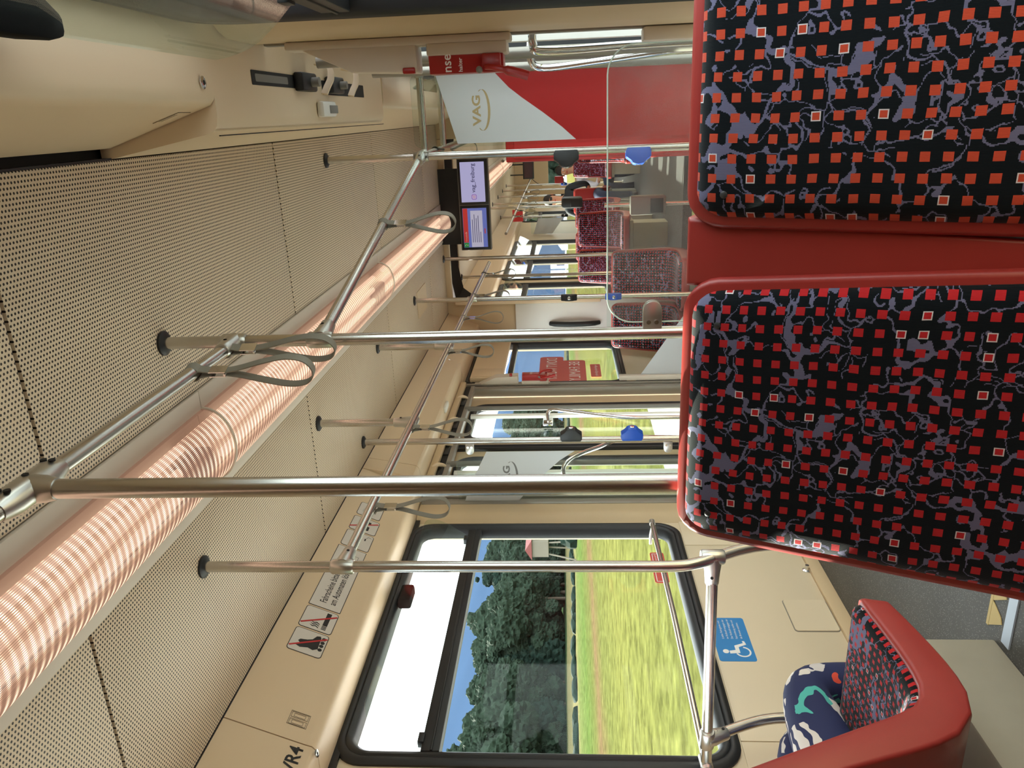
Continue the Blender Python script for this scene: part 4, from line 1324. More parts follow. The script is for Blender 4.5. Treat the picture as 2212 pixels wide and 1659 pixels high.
def seat_proto(fab, w0=0.178, w1=0.194, shift=0.02):
    def seat_width(bv):
        return w0+(w1-w0)*min(1.0, bv/0.40) - 0.008*max(0.0, min(1.0, (bv-0.55)/0.3))
    def cshift(bv):
        return shift*min(1.0, bv/0.40)
    def thick(bv):
        return 0.056+0.034*max(0.0, 1-abs(bv-0.50)/0.36)**0.8
    t = thing('tram_seat', (0, 0, 0), 'seat', 'seat')
    # shell: front skin and back skin
    R, T = 0.045, 0.058
    st = seat_stations(0, SEAT_LEN, R)
    fr = [-1, -0.992, -0.975, -0.955, -0.6, -0.2, 0.2, 0.6, 0.955, 0.975, 0.992, 1]
    dn = [0.010, 0.004, 0.001, 0, 0, 0, 0, 0, 0, 0.001, 0.004, 0.010]
    b = MB()
    front, back = [], []
    for k, bv in enumerate(st):
        p, n = seat_frame(bv)
        W = rounded_w(bv, 0, SEAT_LEN, seat_width(bv), R)
        de = min(bv, SEAT_LEN-bv)
        ed = 0.010*max(0, 1-de/0.010)**2
        T = thick(bv)
        front.append([p+Vector((W*f+cshift(bv), 0, 0))+n*(-max(d, ed)) for f, d in zip(fr, dn)])
        back.append([p+Vector((W*f*0.985+cshift(bv), 0, 0))-n*(T-max(d, ed)*0.8) for f, d in zip(fr, dn)])
    m = len(fr)
    rings = [list(front[k])+list(reversed(back[k])) for k in range(len(st))]
    b.loft(rings, True, True)
    b.build('shell', REDP, t, angle=40)
    # upholstery
    b = MB()
    uv = []
    g = 0.013
    R2 = 0.036
    st = seat_stations(g, SEAT_LEN-g, R2)
    fr2 = [-1, -0.985, -0.95, -0.89, -0.8, -0.5, -0.17, 0.17, 0.5, 0.8, 0.89, 0.95, 0.985, 1]
    rows = []
    for bv in st:
        p, n = seat_frame(bv)
        W = rounded_w(bv, g, SEAT_LEN-g, seat_width(bv)-g, R2)
        row = []
        for f in fr2:
            a = W*f
            da = W-abs(a)
            de = min(bv-g, SEAT_LEN-g-bv)
            e = min(da, de)
            k = max(0.0, 1-e/0.030)
            h = -0.008+0.026*math.sqrt(max(0, 1-k*k))
            row.append(p+Vector((a+cshift(bv), 0, 0))+n*h)
            uv.append((a+0.5, 1.3-bv))
        rows.append(row)
    vs = [q for r in rows for q in r]
    fc = []
    m = len(fr2)
    for i in range(len(rows)-1):
        for j in range(m-1):
            fc.append((i*m+j, i*m+j+1, (i+1)*m+j+1, (i+1)*m+j))
    b.add(vs, fc)
    cu = b.build('upholstery', fab, t, uv=uv, angle=60)
    for a in (-0.128, 0.128):
        p, n = seat_frame(0.050)
        q = p+Vector((a, 0, 0))+n*0.017
        MB().tube([q, q+n*0.002, q+n*0.003], [0.0045, 0.0042, 0.0025], 12).build('stud', DARKSTUD, cu)
    return t
protoA = seat_proto(FABRIC)
protoB = seat_proto(FABRIC_WARM_LIT, 0.170, 0.170, 0.0)
used = {}
def seat_at(proto, x, y, floor_z, rz, label, group, drop=0.0, pedestal=True):
    if not used.get(proto.name):
        used[proto.name] = True
        o = proto
    else:
        o = copy_tree(proto)
    for ch in list(o.children):
        if ch.name.startswith('pedestal'):
            bpy.data.objects.remove(ch, do_unlink=True)
    place(o, (x, y, floor_z-drop), rz, label, group)
    if pedestal:
        BASE[o.name] = Vector((0, 0, 0))
        b = MB().box(-0.12, 0.12, -0.44, -0.19, drop+0.001, 0.36).box(-0.15, 0.15, -0.48, -0.14, 0.35, 0.388)
        PEND.append((o, b))
    return o
PEND = []
sL = seat_at(protoA, -0.380, 0.950, FL, 0, 'big foreground red shell seat with red-squared dark fabric, left of two', 'foreground seats')
sR = seat_at(protoB, 0.0305, 0.950, FL, 0, 'big foreground red shell seat with dark fabric tinted orange for warm light by right wall', 'foreground seats')
seat_at(protoA, -0.380, -0.42, FL, math.pi, 'red shell seat under the viewer on the aisle side', 'seats under the viewer')
seat_at(protoA, 0.012, -0.42, FL, math.pi, 'red shell seat under the viewer on the window side', 'seats under the viewer')
lsA = seat_at(protoA, -1.268, 1.03, FL, math.pi, 'red shell seat seen from the side at lower left, aisle side', 'left seats facing forward', drop=0.085, pedestal=False)
lsB = seat_at(protoA, -1.648, 1.03, FL, math.pi, 'red shell seat by left window holding the seated person', 'left seats facing forward', drop=0.085, pedestal=False)
seat_at(protoA, -1.60, 5.86, FLOW, 0, 'low seat under the stickered window beyond the left door', 'low middle seats')
seat_at(protoA, -1.19, 5.86, FLOW, 0, 'low seat on the aisle side seen through acrylic screen', 'low middle seats')
seat_at(protoA, -1.60, 8.35, FL, 0, 'dark seat by the first window past the gangway', 'seats past the gangway')
seat_at(protoA, -1.21, 8.35, FL, 0, 'dark seat on the aisle, first row past the gangway', 'seats past the gangway')
seat_at(protoA, -1.62, 9.75, FL, 0, 'dark seat by the window, second row past the gangway', 'seats past the gangway')
seat_at(protoA, -1.22, 9.75, FL, 0, 'dark aisle seat, second row past the gangway', 'seats past the gangway')
seat_at(protoA, -1.22, 11.2, FL, math.pi, 'dark aisle seat under the far dark-haired person', 'seats past the gangway')
seat_at(protoA, -0.33, 8.15, FL, 0, 'dark seat on the right past the gangway behind button pole', 'seats past the gangway')
seat_at(protoA, -0.72, 11.3, FL, 0, 'dark seat in front of the far person in white', 'seats past the gangway')
seat_at(protoA, -0.20, 10.9, FL, 0, 'dark seat by the far right window', 'seats past the gangway')
bpy.context.view_layer.update()
for o, b in PEND:
    b.build('pedestal', PEDESTAL, o, bevel=0.006)
# red filler between the two foreground seats
dv = MB()
fp = []
for bv in (0.0, 0.004, 0.05, 0.15, 0.25, 0.35, 0.45):
    p, n = seat_frame(bv)
    w_ = 0.042-0.018*bv/0.45
    q = p-n*(0.012 if bv > 0.003 else 0.016)
    fp.append([q+Vector((-w_, 0, 0)), q+Vector((-w_*0.9, 0, 0))+n*0.003*(bv > 0), q+Vector((w_*0.9, 0, 0))+n*0.003*(bv > 0), q+Vector((w_, 0, 0)), q+Vector((w_, 0, 0))-n*0.045, q+Vector((-w_, 0, 0))-n*0.045])
dv.loft(fp)
fil = thing('seat_divider', (-0.170, 0.95, FL), 'red wedge panel filling the gap between foreground seats', 'divider')
BASE[fil.name] = Vector((0, 0, 0))
dv.build('panel', REDP, fil, bevel=0.002)
# seat podium on the left and floor marking
b = MB().box(XL+0.02, -1.28, 0.55, 1.66, FL, -0.86)
tag(b.build('seat_podium', PEDESTAL, bevel=0.006), 'light grey boxed podium carrying the left seats', 'podium')
mk = thing('floor_marking', (-1.0, 1.63, FL), 'pale blue strip with yellow sawtooth edge on the floor', 'floor marking')
MB().box(-1.262, -0.60, 1.595, 1.628, FL, FL+0.004).build('blue_strip', PALEBLUE, mk)
for i in range(9):
    x = -1.26+i*0.072
    MB().plate([(x, 1.690), (x+0.072, 1.690), (x+0.050, 1.648), (x+0.036, 1.640)], (0, 0, FL+0.0005), EX, EY, 0.002).build('tooth', YELLOW, mk)
MB().box(-1.262, -0.60, 1.690, 1.700, FL, FL+0.003).build('yellow_line', YELLOW, mk)

# ================================================================== people
def person(root, rz, label, top_mat, leg_mat, hair_mat, floor_drop=0.0, arms='lap', thigh=0.50, lean=0.0, glasses=False):
    t = thing('person', root, label, 'person')
    V = [(0, 0, 0.55), (0, -0.01-lean*0.3, 0.70), (0, -0.03-lean*0.7, 0.88), (0, -0.035-lean, 1.03), (0, -0.025-lean, 1.10), (0, 0.0-lean, 1.19), (0, 0.0-lean, 1.27)]
    Rr = [0.125, 0.115, 0.13, 0.07, 0.052, 0.082, 0.078]
    E_ = [(0, 1), (1, 2), (2, 3), (3, 4), (4, 5), (5, 6)]
    for s in (-1, 1):
        k = len(V)
        V += [(s*0.09, 0.03, 0.53), (s*0.095, thigh*0.55, 0.545), (s*0.10, thigh, 0.545), (s*0.10, thigh+0.02, 0.34), (s*0.10, thigh-0.08, 0.11+floor_drop), (s*0.105, thigh+0.02, 0.06+floor_drop), (s*0.11, thigh+0.10, 0.045+floor_drop)]
        Rr += [0.10, 0.086, 0.070, 0.055, 0.042, 0.040, 0.032]
        E_ += [(0, k), (k, k+1), (k+1, k+2), (k+2, k+3), (k+3, k+4), (k+4, k+5), (k+5, k+6)]
        k = len(V)
        hx = 0.12
        V += [(s*0.165, -0.035-lean, 0.985), (s*0.215, 0.0, 0.83), (s*0.23, 0.03, 0.72), (s*0.19, 0.0, 0.685), (s*hx, 0.03, 0.685), (s*(hx-0.015), 0.06, 0.68)]
        Rr += [0.062, 0.052, 0.044, 0.040, 0.028, 0.030]
        E_ += [(2, k), (k, k+1), (k+1, k+2), (k+2, k+3), (k+3, k+4), (k+4, k+5)]
        pk = k+5
        for j, (dx, ln) in enumerate(((0.024, 0.055), (0.009, 0.068), (-0.006, 0.064), (-0.020, 0.052))):
            k = len(V)
            bx_ = V[pk]
            V += [(bx_[0]+dx, bx_[1]+0.03, bx_[2]+0.004), (bx_[0]+dx, bx_[1]+0.03+ln*0.5, bx_[2]), (bx_[0]+dx, bx_[1]+0.03+ln, bx_[2]-0.014)]
            Rr += [0.0105, 0.0095, 0.008]
            E_ += [(pk, k), (k, k+1), (k+1, k+2)]
        k = len(V)
        bx_ = V[pk]
        V += [(bx_[0]-s*0.032, bx_[1]+0.008, bx_[2]), (bx_[0]-s*0.042, bx_[1]+0.04, bx_[2]-0.004)]
        Rr += [0.011, 0.0095]
        E_ += [(pk, k), (k, k+1)]
    me = bpy.data.meshes.new('body')
    me.from_pydata(V, E_, [])
    ob = bpy.data.objects.new('body', me)
    C.objects.link(ob)
    md = ob.modifiers.new('skin', 'SKIN')
    md.use_smooth_shade = True
    for i, sv in enumerate(me.skin_vertices[0].data):
        sv.radius = (Rr[i], Rr[i]*(0.85 if i in (0, 1, 2) else 1.0))
        sv.use_root = (i == 0)
    sb = ob.modifiers.new('sub', 'SUBSURF')
    sb.levels = 2
    sb.render_levels = 2
    dg = bpy.context.evaluated_depsgraph_get()
    m2 = bpy.data.meshes.new_from_object(ob.evaluated_get(dg))
    bpy.data.objects.remove(ob, do_unlink=True)
    m2.name = 'body'
    m2.materials.clear()
    for mt in (top_mat, leg_mat, SKIN, BLACKP):
        m2.materials.append(mt)
    for p in m2.polygons:
        c = p.center
        if c.z > 1.045:
            i = 2
        elif abs(c.x) < 0.2 and c.y > 0.02 and 0.60 < c.z < 0.70 and c.z > 0.625:
            i = 2
        elif c.z < 0.10+floor_drop:
            i = 3
        elif c.z < 0.64 and not (abs(c.x) > 0.16 and c.z > 0.6):
            i = 1
        else:
            i = 0
        p.material_index = i
        p.use_smooth = True
    body = bpy.data.objects.new('body', m2)
    C.objects.link(body)
    body.parent = t
    BASE[t.name] = Vector((0, 0, 0))
    # hair, face
    b = MB()
    rings = []
    for i in range(9):
        th = math.pi*0.60*i/8
        rings.append([Vector((0.086*math.sin(th)*math.cos(a), -0.016-lean+0.092*math.sin(th)*math.sin(a)*(1 if math.sin(a) < 0 else 0.72 if i > 3 else 0.95), 1.243+0.100*math.cos(th)-(0.05 if math.sin(a) < -0.2 and i > 5 else 0))) for a in [2*math.pi*j/20 for j in range(20)]])
    b.loft(rings[1:], True, False)
    b.build('hair', hair_mat, t, angle=60)
    for s in (-1, 1):
        MB().ball((s*0.032, 0.074-lean, 1.225), 0.011, 10, 8, (1, 0.6, 0.8)).build('eye', PRINT_WHITE if not glasses else BLACKP, t)
        MB().ball((s*0.086, -0.005-lean, 1.212), 0.020, 10, 8, (0.4, 0.8, 1.3)).build('ear', SKIN, t)
    MB().tube([(0, 0.078-lean, 1.235), (0, 0.096-lean, 1.200), (0, 0.082-lean, 1.192)], [0.007, 0.013, 0.009], 8).build('nose', SKIN, t)
    MB().box(-0.022, 0.022, 0.070-lean, 0.080-lean, 1.158, 1.168).build('mouth', PRINT_RED, t, bevel=0.003)
    if glasses:
        g = MB()
        for s in (-1, 1):
            g.plate(rrect(s*0.034-0.026, s*0.034+0.026, 1.207, 1.243, 0.012), (0, 0.088-lean, 0), EX, EZ, 0.004)
        g.cyl((-0.07, 0.085-lean, 1.236), (0.07, 0.085-lean, 1.236), 0.003, 6)
        g.build('glasses', BLACKP, t)
    t.rotation_euler = (0, 0, rz)
    return t
SHIRTF = FLORAL
person((-1.585, 1.235, FL-0.11), 0.0, 'seated person in navy floral clothes, only the knee in view', SHIRTF, FLORAL, HAIR, floor_drop=0.112, thigh=0.485, lean=0.02)
person((-1.22, 11.45, FL), math.pi, 'far seated person with dark hair and dark glasses', SHIRTD, JEANS, HAIR, glasses=True)
person((-0.86, 12.2, FL-0.18), math.pi*0.92, 'far seated person in a white shirt on the right', SHIRTW, JEANS, HAIR)

# ================================================================== signs on the left duct
def duct_pt(y, s_, lift=0.0):
    """point on the left duct face, s_ metres below the ceiling edge"""
    return Vector((-1.600, y, 0.995)) - DE2*s_ + DN2*lift
DV = (Vector((-1.696, 0, 0.770))-Vector((-1.600, 0, 0.995))).normalized()
DE2 = -DV
DN2 = Vector((0, 1, 0)).cross(DE2).normalized()
if DN2.x < 0:
    DN2 = -DN2
def sign_plate(y0, y1, s0, s1, label, rad=0.012, cat='sign'):
    t = thing('pictogram_sign', tuple(duct_pt((y0+y1)/2, s1)), label, cat, 'pictogram signs on the left duct')
    MB().plate(rrect(y0, y1, -s1, -s0, rad), duct_pt(0, 0, 0.0004), EY, DE2, 0.0006).build('border', PRINT_BLACK, t)
    MB().plate(rrect(y0+0.0025, y1-0.0025, -s1+0.0025, -s0-0.0025, rad-0.002), duct_pt(0, 0, 0.0010), EY, DE2, 0.0004).build('plate', STICKER, t)
    return t
def flat(pts, t, mat, name, lift=0.0016):
    """outline in (y, s) on the duct face"""
    MB().plate([(a, -c) for a, c in pts], duct_pt(0, 0, lift), EY, DE2, 0.0003).build(name, mat, t)
def bar(t, y0, s0, y1, s1, w, mat, name, lift):
    dy, ds = y1-y0, s1-s0
    l_ = math.hypot(dy, ds)
    ny, ns_ = -ds/l_*w/2, dy/l_*w/2
    flat([(y0+ny, s0+ns_), (y1+ny, s1+ns_), (y1-ny, s1-ns_), (y0-ny, s0-ns_)], t, mat, name, lift)
S0, S1 = 0.064, 0.184
sg = sign_plate(2.043, 2.157, S0, S1, 'white no-skates sign with black roller boot and red slash')
k = lambda a, c: (2.043+0.114*a, S0+0.12*c)
flat([k(.26, .18), k(.36, .30), k(.44, .22), k(.52, .26), k(.58, .45), k(.66, .58), k(.84, .66), k(.88, .76), k(.80, .80), k(.34, .82), k(.24, .70), k(.28, .55), k(.20, .34)], sg, PRINT_BLACK, 'boot')
for a in (.34, .50, .64, .80):
    flat([(y_, s_) for y_, s_ in arc(*k(a, .88), 0.0075, 0, 2*math.pi*11/12, 11)], sg, PRINT_BLACK, 'wheel')
bar(sg, *k(.16, .04), *k(.84, .97), 0.0065, PRINT_RED, 'slash', 0.0021)
sg = sign_plate(2.164, 2.278, S0, S1, 'white no-smoking sign with cigarette and red slash')
k = lambda a, c: (2.164+0.114*a, S0+0.12*c)
flat([k(.30, .66), k(.90, .66), k(.90, .80), k(.30, .80)], sg, PRINT_BLACK, 'cigarette')
for a in (.12, .18, .24):
    flat([k(a, .66), k(a+.035, .66), k(a+.035, .80), k(a, .80)], sg, PRINT_BLACK, 'ash')
for a in (.12, .20, .28):
    flat([k(a, .58), k(a+.05, .48), k(a+.01, .40), k(a+.08, .30), k(a+.05, .40), k(a+.09, .48), k(a+.03, .58)], sg, PRINT_BLACK, 'smoke')
bar(sg, *k(.16, .04), *k(.84, .97), 0.0065, PRINT_RED, 'slash', 0.0021)
sg = sign_plate(2.285, 2.685, S0, S1, 'long white ticket sign with two lines of German text', 0.003)
for txt, s_, w in (('Fahrscheine bitte', 0.122, 0.180), ('am Automaten lösen', 0.156, 0.225)):
    lettering(txt, 0.036, duct_pt(2.316, s_, 0.0017), EY, DE2, PRINT_BLACK, sg, width=w, bold=0.01)
kk = duct_pt(2.60, 0.14, 0.0016)
for q in ([(2.57, .10), (2.64, .10), (2.64, .102), (2.57, .102)], [(2.57, .16), (2.64, .16), (2.64, .162), (2.57, .162)], [(2.57, .10), (2.572, .10), (2.572, .162), (2.57, .162)], [(2.638, .10), (2.64, .10), (2.64, .162), (2.638, .162)]):
    flat(q, sg, PRINT_GREY, 'machine_outline')
sg = sign_plate(2.693, 2.812, S0+0.003, S1+0.003, 'white sign with small bell drawings behind the rail')
for a, c in ((2.72, .098), (2.765, .152)):
    flat([(a, c), (a+.016, c), (a+.016, c+.006), (a, c+.006)], sg, PRINT_BLACK, 'mark')
    flat([(a+.02, c+.004), (a+.035, c+.012), (a+.03, c+.026), (a+.028, c+.026), (a+.032, c+.013), (a+.02, c+.007)], sg, PRINT_GREY, 'bell')
sg = sign_plate(2.820, 2.930, S0+0.004, S1+0.002, 'white no-food sign with chips, drink and red slash')
k = lambda a, c: (2.820+0.110*a, S0+0.12*c)
flat([k(.14, .52), k(.20, .34), k(.26, .46), k(.30, .28), k(.36, .44), k(.42, .26), k(.46, .42), k(.52, .36), k(.50, .55), k(.46, .72), k(.20, .72)], sg, PRINT_BLACK, 'chips')
flat([k(.60, .30), k(.86, .30), k(.80, .72), k(.66, .72)], sg, PRINT_BLACK, 'cup')
bar(sg, *k(.16, .04), *k(.84, .97), 0.0065, PRINT_RED, 'slash', 0.0021)
sg = sign_plate(2.945, 3.050, S0+0.005, S1-0.006, 'white video notice beside the grey hand strap')
lettering('Video', 0.022, duct_pt(2.975, 0.105, 0.0017), EY, DE2, PRINT_GREY, sg, width=0.035)
flat([(2.985, .13), (3.015, .13), (3.015, .15), (2.985, .15)], sg, PRINT_GREY, 'camera_mark')
# window pictogram and VR4
sg = thing('window_pictogram', tuple(duct_pt(1.78, 0.228)), 'thin line drawing of a tilting window on the duct', 'sign')
def frame_line(y0, y1, s0, s1, w, t):
    for q in ([(y0, s0), (y1, s0), (y1, s0+w), (y0, s0+w)], [(y0, s1-w), (y1, s1-w), (y1, s1), (y0, s1)], [(y0, s0), (y0+w, s0), (y0+w, s1), (y0, s1)], [(y1-w, s0), (y1, s0), (y1, s1), (y1-w, s1)]):
        flat(q, t, PRINT_BLACK, 'line', 0.0006)
frame_line(1.757, 1.809, 0.168, 0.228, 0.0011, sg)
frame_line(1.7595, 1.780, 0.172, 0.224, 0.0010, sg)
frame_line(1.785, 1.806, 0.172, 0.224, 0.0010, sg)
frame_line(1.763, 1.776, 0.180, 0.215, 0.0010, sg)
frame_line(1.789, 1.802, 0.180, 0.215, 0.0010, sg)
sg = thing('car_number', tuple(duct_pt(1.65, 0.246)), 'black VR4 lettering on the duct', 'lettering')
lettering('VR4', 0.056, duct_pt(1.596, 0.244, 0.0008), EY, DE2, PRINT_BLACK, sg, width=0.094, bold=0.02)
# rating plate on the right duct
pl = thing('rating_plate', (-0.005, 1.66, 0.80), 'small outlined plate on the right duct', 'label')
re_ = Vector((-0.074, 0, 0.225)).normalized()
rn = Vector((-re_.z, 0, re_.x))
o_ = Vector((2*XC+1.622, 0, 0.995))
def rflat(q, mat, name, lift):
    MB().loft([[o_+EY*a-re_*c+rn*lift for a, c in q], [o_+EY*a-re_*c+rn*(lift+0.0004) for a, c in q]]).build(name, mat, pl)
rflat([(1.638, .155), (1.694, .155), (1.694, .217), (1.638, .217)], BEIGE, 'plate', 0.0004)
for q in ([(1.638, .155), (1.6395, .155), (1.6395, .217), (1.638, .217)], [(1.638, .2155), (1.694, .2155), (1.694, .217), (1.638, .217)], [(1.645, .165), (1.6455, .165), (1.6455, .205), (1.645, .205)], [(1.655, .165), (1.6555, .165), (1.6555, .205), (1.655, .205)]):
    rflat(q, PRINT_BLACK, 'outline', 0.0009)

# ---------------------------------------------------------------- stickers on walls and windows
bs = thing('wheelchair_sticker', (XL+0.005, 2.42, -0.68), 'blue wheelchair notice with white symbol under left window', 'sticker')
XW = XL+0.0045
def wflat(q, mat, name, lift, parent=bs, x=XW):
    MB().loft([[Vector((x+lift, a, c)) for a, c in q], [Vector((x+lift+0.0004, a, c)) for a, c in q]]).build(name, mat, parent)
wflat(rrect(2.262, 2.508, -0.652, -0.522, 0.010), STICKBLUE, 'backing', 0.0)
wflat(arc(2.315, -0.553, 0.011, 0, 2*math.pi*11/12, 11), PRINT_WHITE, 'symbol_head', 0.0006)
wflat([(2.303, -0.566), (2.318, -0.566), (2.322, -0.588), (2.346, -0.588), (2.360, -0.622), (2.371, -0.620), (2.371, -0.628), (2.352, -0.632), (2.338, -0.602), (2.306, -0.602)], PRINT_WHITE, 'symbol_body', 0.0006)
rg = []
n_ = 20
for i in range(n_+1):
    a = math.radians(110+240*i/n_)
    rg.append((2.312+0.028*math.cos(a), -0.613+0.028*math.sin(a)))
for i in range(n_, -1, -1):
    a = math.radians(110+240*i/n_)
    rg.append((2.312+0.022*math.cos(a), -0.613+0.022*math.sin(a)))
wflat(rg, PRINT_WHITE, 'symbol_wheel', 0.0006)
for i, (txt, w) in enumerate((('Liebe Fahrgäste mit', 0.105), ('im Rollstuhl entgegen der', 0.112), ('Der Rollstuhl entgegen der', 0.115), ('Fahrtrichtung stellen und', 0.108), ('die Bremsen anziehen.', 0.094))):
    lettering(txt, 0.011, (XW+0.0008, 2.385, -0.560-0.0165*i), EY, EZ, PRINT_WHITE, bs, width=w)
REDTINT = plain('translucent_red_sticker', srgb(196, 70, 66), 0.4)
st_ = thing('window_sticker', (XL-0.015, 2.9, -0.40), 'red framed sticker at the bottom of the left window', 'sticker')
wflat(rrect(2.77, 3.005, -0.415, -0.355, 0.012), REDTINT, 'backing', 0.0, st_, XL-0.017)
for q in ([(2.78, -.363), (2.995, -.363), (2.995, -.366), (2.78, -.366)], [(2.78, -.404), (2.995, -.404), (2.995, -.407), (2.78, -.407)], [(2.78, -.407), (2.783, -.407), (2.783, -.363), (2.78, -.363)], [(2.992, -.407), (2.995, -.407), (2.995, -.363), (2.992, -.363)]):
    wflat(q, PRINT_WHITE, 'white_line', 0.0006, st_, XL-0.017)
for txt, z in (('Notausstieg', -.381), ('Emergency', -.397)):
    lettering(txt, 0.014, (XL-0.0158, 2.985, z), -EY, EZ, PRINT_WHITE, st_, width=0.10)
fam = thing('window_sticker', (XL-0.015, 5.6, -0.08), 'two red speech stickers with white hand lettering on far window', 'sticker')
X2 = XL-0.017
wflat(rrect(5.33, 5.93, 0.02, 0.205, 0.03), REDTINT, 'upper_backing', 0.0, fam, X2)
wflat(rrect(5.30, 5.83, -0.15, 0.03, 0.03), REDTINT, 'lower_backing', 0.0002, fam, X2)
lettering("DON'T WORRY", 0.12, (X2+0.001, 5.89, 0.07), -EY, EZ, PRINT_WHITE, fam, width=0.52)
lettering('BE FAMILY', 0.12, (X2+0.0012, 5.79, -0.105), -EY, EZ, PRINT_WHITE, fam, width=0.45)
tg_ = thing('window_sticker', (XL-0.015, 5.6, -0.27), 'small red caption sticker under the speech stickers', 'sticker')
wflat(rrect(5.42, 5.72, -0.262, -0.185, 0.01), REDTINT, 'backing', 0.0, tg_, X2)
lettering('vagfreiburgfamily', 0.03, (X2+0.001, 5.70, -0.235), -EY, EZ, PRINT_WHITE, tg_, width=0.26)

# ================================================================== gangway and monitors
def portal(y0, y1, name, label):
    t = thing(name, (XC, y0, FLOW), label, 'bulkhead', kind='structure')
    k = 0.0 if y0 < 6.5 else 0.13
    b = MB()
    b.box(XL, -1.485-k, y0, y1, FLOW, 1.03).box(-0.175+k, XR, y0, y1, FLOW, 1.03).box(-1.485-k, -0.175+k, y0, y1, 0.955, 1.03)
    b.build('bulkhead', BEIGE2, t, bevel=0.01)
    return t
gw = portal(END_Y-0.02, END_Y+0.03, 'wall_gangway', 'beige bulkhead framing the gangway, lower panel whitened for daylight, black handle')
portal(NEXT_Y-0.04, NEXT_Y+0.01, 'wall_gangway', 'beige bulkhead on the far side of the gangway')
MB().box(XL+0.003, -1.50, END_Y-0.045, END_Y-0.02, FLOW, 0.42).build('panel', WHITEP, gw, bevel=0.004)  # light falling on the lower bulkhead, put into a white panel colour
MB().box(-1.52, -1.47, END_Y-0.07, END_Y-0.02, -0.30, 0.93).build('raised_edge', BEIGE, gw, bevel=0.01)
gh = gw
n_ = 10
hp = []
for i in range(n_+1):
    a = i/n_
    hp.append((-1.70, END_Y-0.05-0.045*math.sin(math.pi*a)**0.6, 0.13-0.42*a))
MB().tube(hp, [0.018]+[0.022]*(n_-1)+[0.018], 12).build('grab_handle', BLACKP, gh)
# pleated bellows
b = MB()
rings = []
npl = 14
for i in range(npl+1):
    y = END_Y+0.03+(NEXT_Y-0.07-END_Y)*i/npl
    k = 0.045 if i % 2 else 0.0
    rings.append([Vector((-1.62-k, y, FLOW)), Vector((-1.62-k, y, 0.78)), Vector((-1.50-k*0.7, y, 0.93+k*0.7)), Vector((-1.30, y, 0.965+k)), Vector((-0.36, y, 0.965+k)), Vector((-0.16+k*0.7, y, 0.93+k*0.7)), Vector((-0.04+k, y, 0.78)), Vector((-0.04+k, y, FLOW))])
b.loft(rings, False, False, False)
tag(b.build('gangway_bellows', plain('grey_bellows', srgb(58, 54, 52), 0.8), angle=10), 'dark grey pleated bellows of the gangway', 'bellows')
# twin monitors
YM = 6.30
mo = thing('twin_monitor', (-0.69, YM, 0.6), 'pair of ceiling monitors side by side before the gangway', 'monitor')
MB().box(-1.050, -0.322, YM, YM+0.06, 0.590, 0.840).build('housing', GREYP, mo, bevel=0.006)
MB().box(-1.0, -0.40, YM+0.015, YM+0.045, 0.83, 1.0).build('hanger', DARK, mo)
def scr(x0, x1, nm):
    o = MB().box(x0, x1, YM-0.004, YM+0.002, 0.597, 0.833).build('bezel', BLACKP, mo, bevel=0.002)
    return o
bz1, bz2 = scr(-1.044, -0.689, 'a'), scr(-0.683, -0.328, 'b')
def sflat(x0, x1, z0, z1, mat, parent, name, lift=0.0):
    MB().box(x0, x1, YM-0.0052-lift, YM-0.0046-lift, z0, z1).build(name, mat, parent)
sflat(-0.662, -0.350, 0.622, 0.815, SCREEN_LILAC, bz2, 'display')
lettering('vag_freiburg', 0.046, (-0.588, YM-0.0062, 0.701), EX, EZ, SCREEN_TEXT, bz2, width=0.225, bold=0.012)
def ring2d(cx, cz, r0, r1, n, sq, mat, parent, name):
    def pt(r, a):
        if sq:
            c, s = math.cos(a), math.sin(a)
            k = (abs(c)**4+abs(s)**4)**-0.25
            return Vector((cx+r*k*c, YM-0.0062, cz+r*k*s))
        return Vector((cx+r*math.cos(a), YM-0.0062, cz+r*math.sin(a)))
    b = MB()
    vs = []
    for i in range(n):
        a = 2*math.pi*i/n
        vs += [pt(r0, a), pt(r1, a)]
    b.add(vs, [(2*i, 2*((i+1) % n), 2*((i+1) % n)+1, 2*i+1) for i in range(n)])
    b.build(name, mat, parent)
ring2d(-0.622, 0.712, 0.0165, 0.0205, 32, True, SCREEN_PURPLE, bz2, 'icon_frame')
ring2d(-0.622, 0.712, 0.0065, 0.0095, 20, False, SCREEN_ORANGE, bz2, 'icon_lens')
sflat(-0.613, -0.609, 0.722, 0.726, SCREEN_ORANGE, bz2, 'icon_dot', 0.001)
sflat(-1.025, -0.710, 0.620, 0.815, SCREEN_BLUE, bz1, 'display')
sflat(-0.985, -0.712, 0.775, 0.813, SCREEN_RED, bz1, 'red_header', 0.001)
sflat(-1.023, -0.987, 0.775, 0.813, SCREEN_GREEN, bz1, 'line_badge', 0.001)
lettering('2', 0.038, (-1.014, YM-0.0075, 0.781), EX, EZ, PRINT_WHITE, bz1)
lettering('Hornusstraße', 0.022, (-0.978, YM-0.0075, 0.786), EX, EZ, PRINT_WHITE, bz1, width=0.08)
sflat(-1.023, -0.730, 0.655, 0.752, SCREEN_WHITE, bz1, 'text_panel', 0.001)
for i, (x1, z) in enumerate(((-0.80, 0.738), (-0.76, 0.722), (-0.79, 0.706), (-0.77, 0.690), (-0.90, 0.674))):
    sflat(-0.985, x1, z-0.0025, z+0.0025, SCREEN_TEXT, bz1, 'text_line', 0.002)
sflat(-0.915, -0.875, 0.634, 0.642, SCREEN_RED, bz1, 'stop_mark', 0.001)

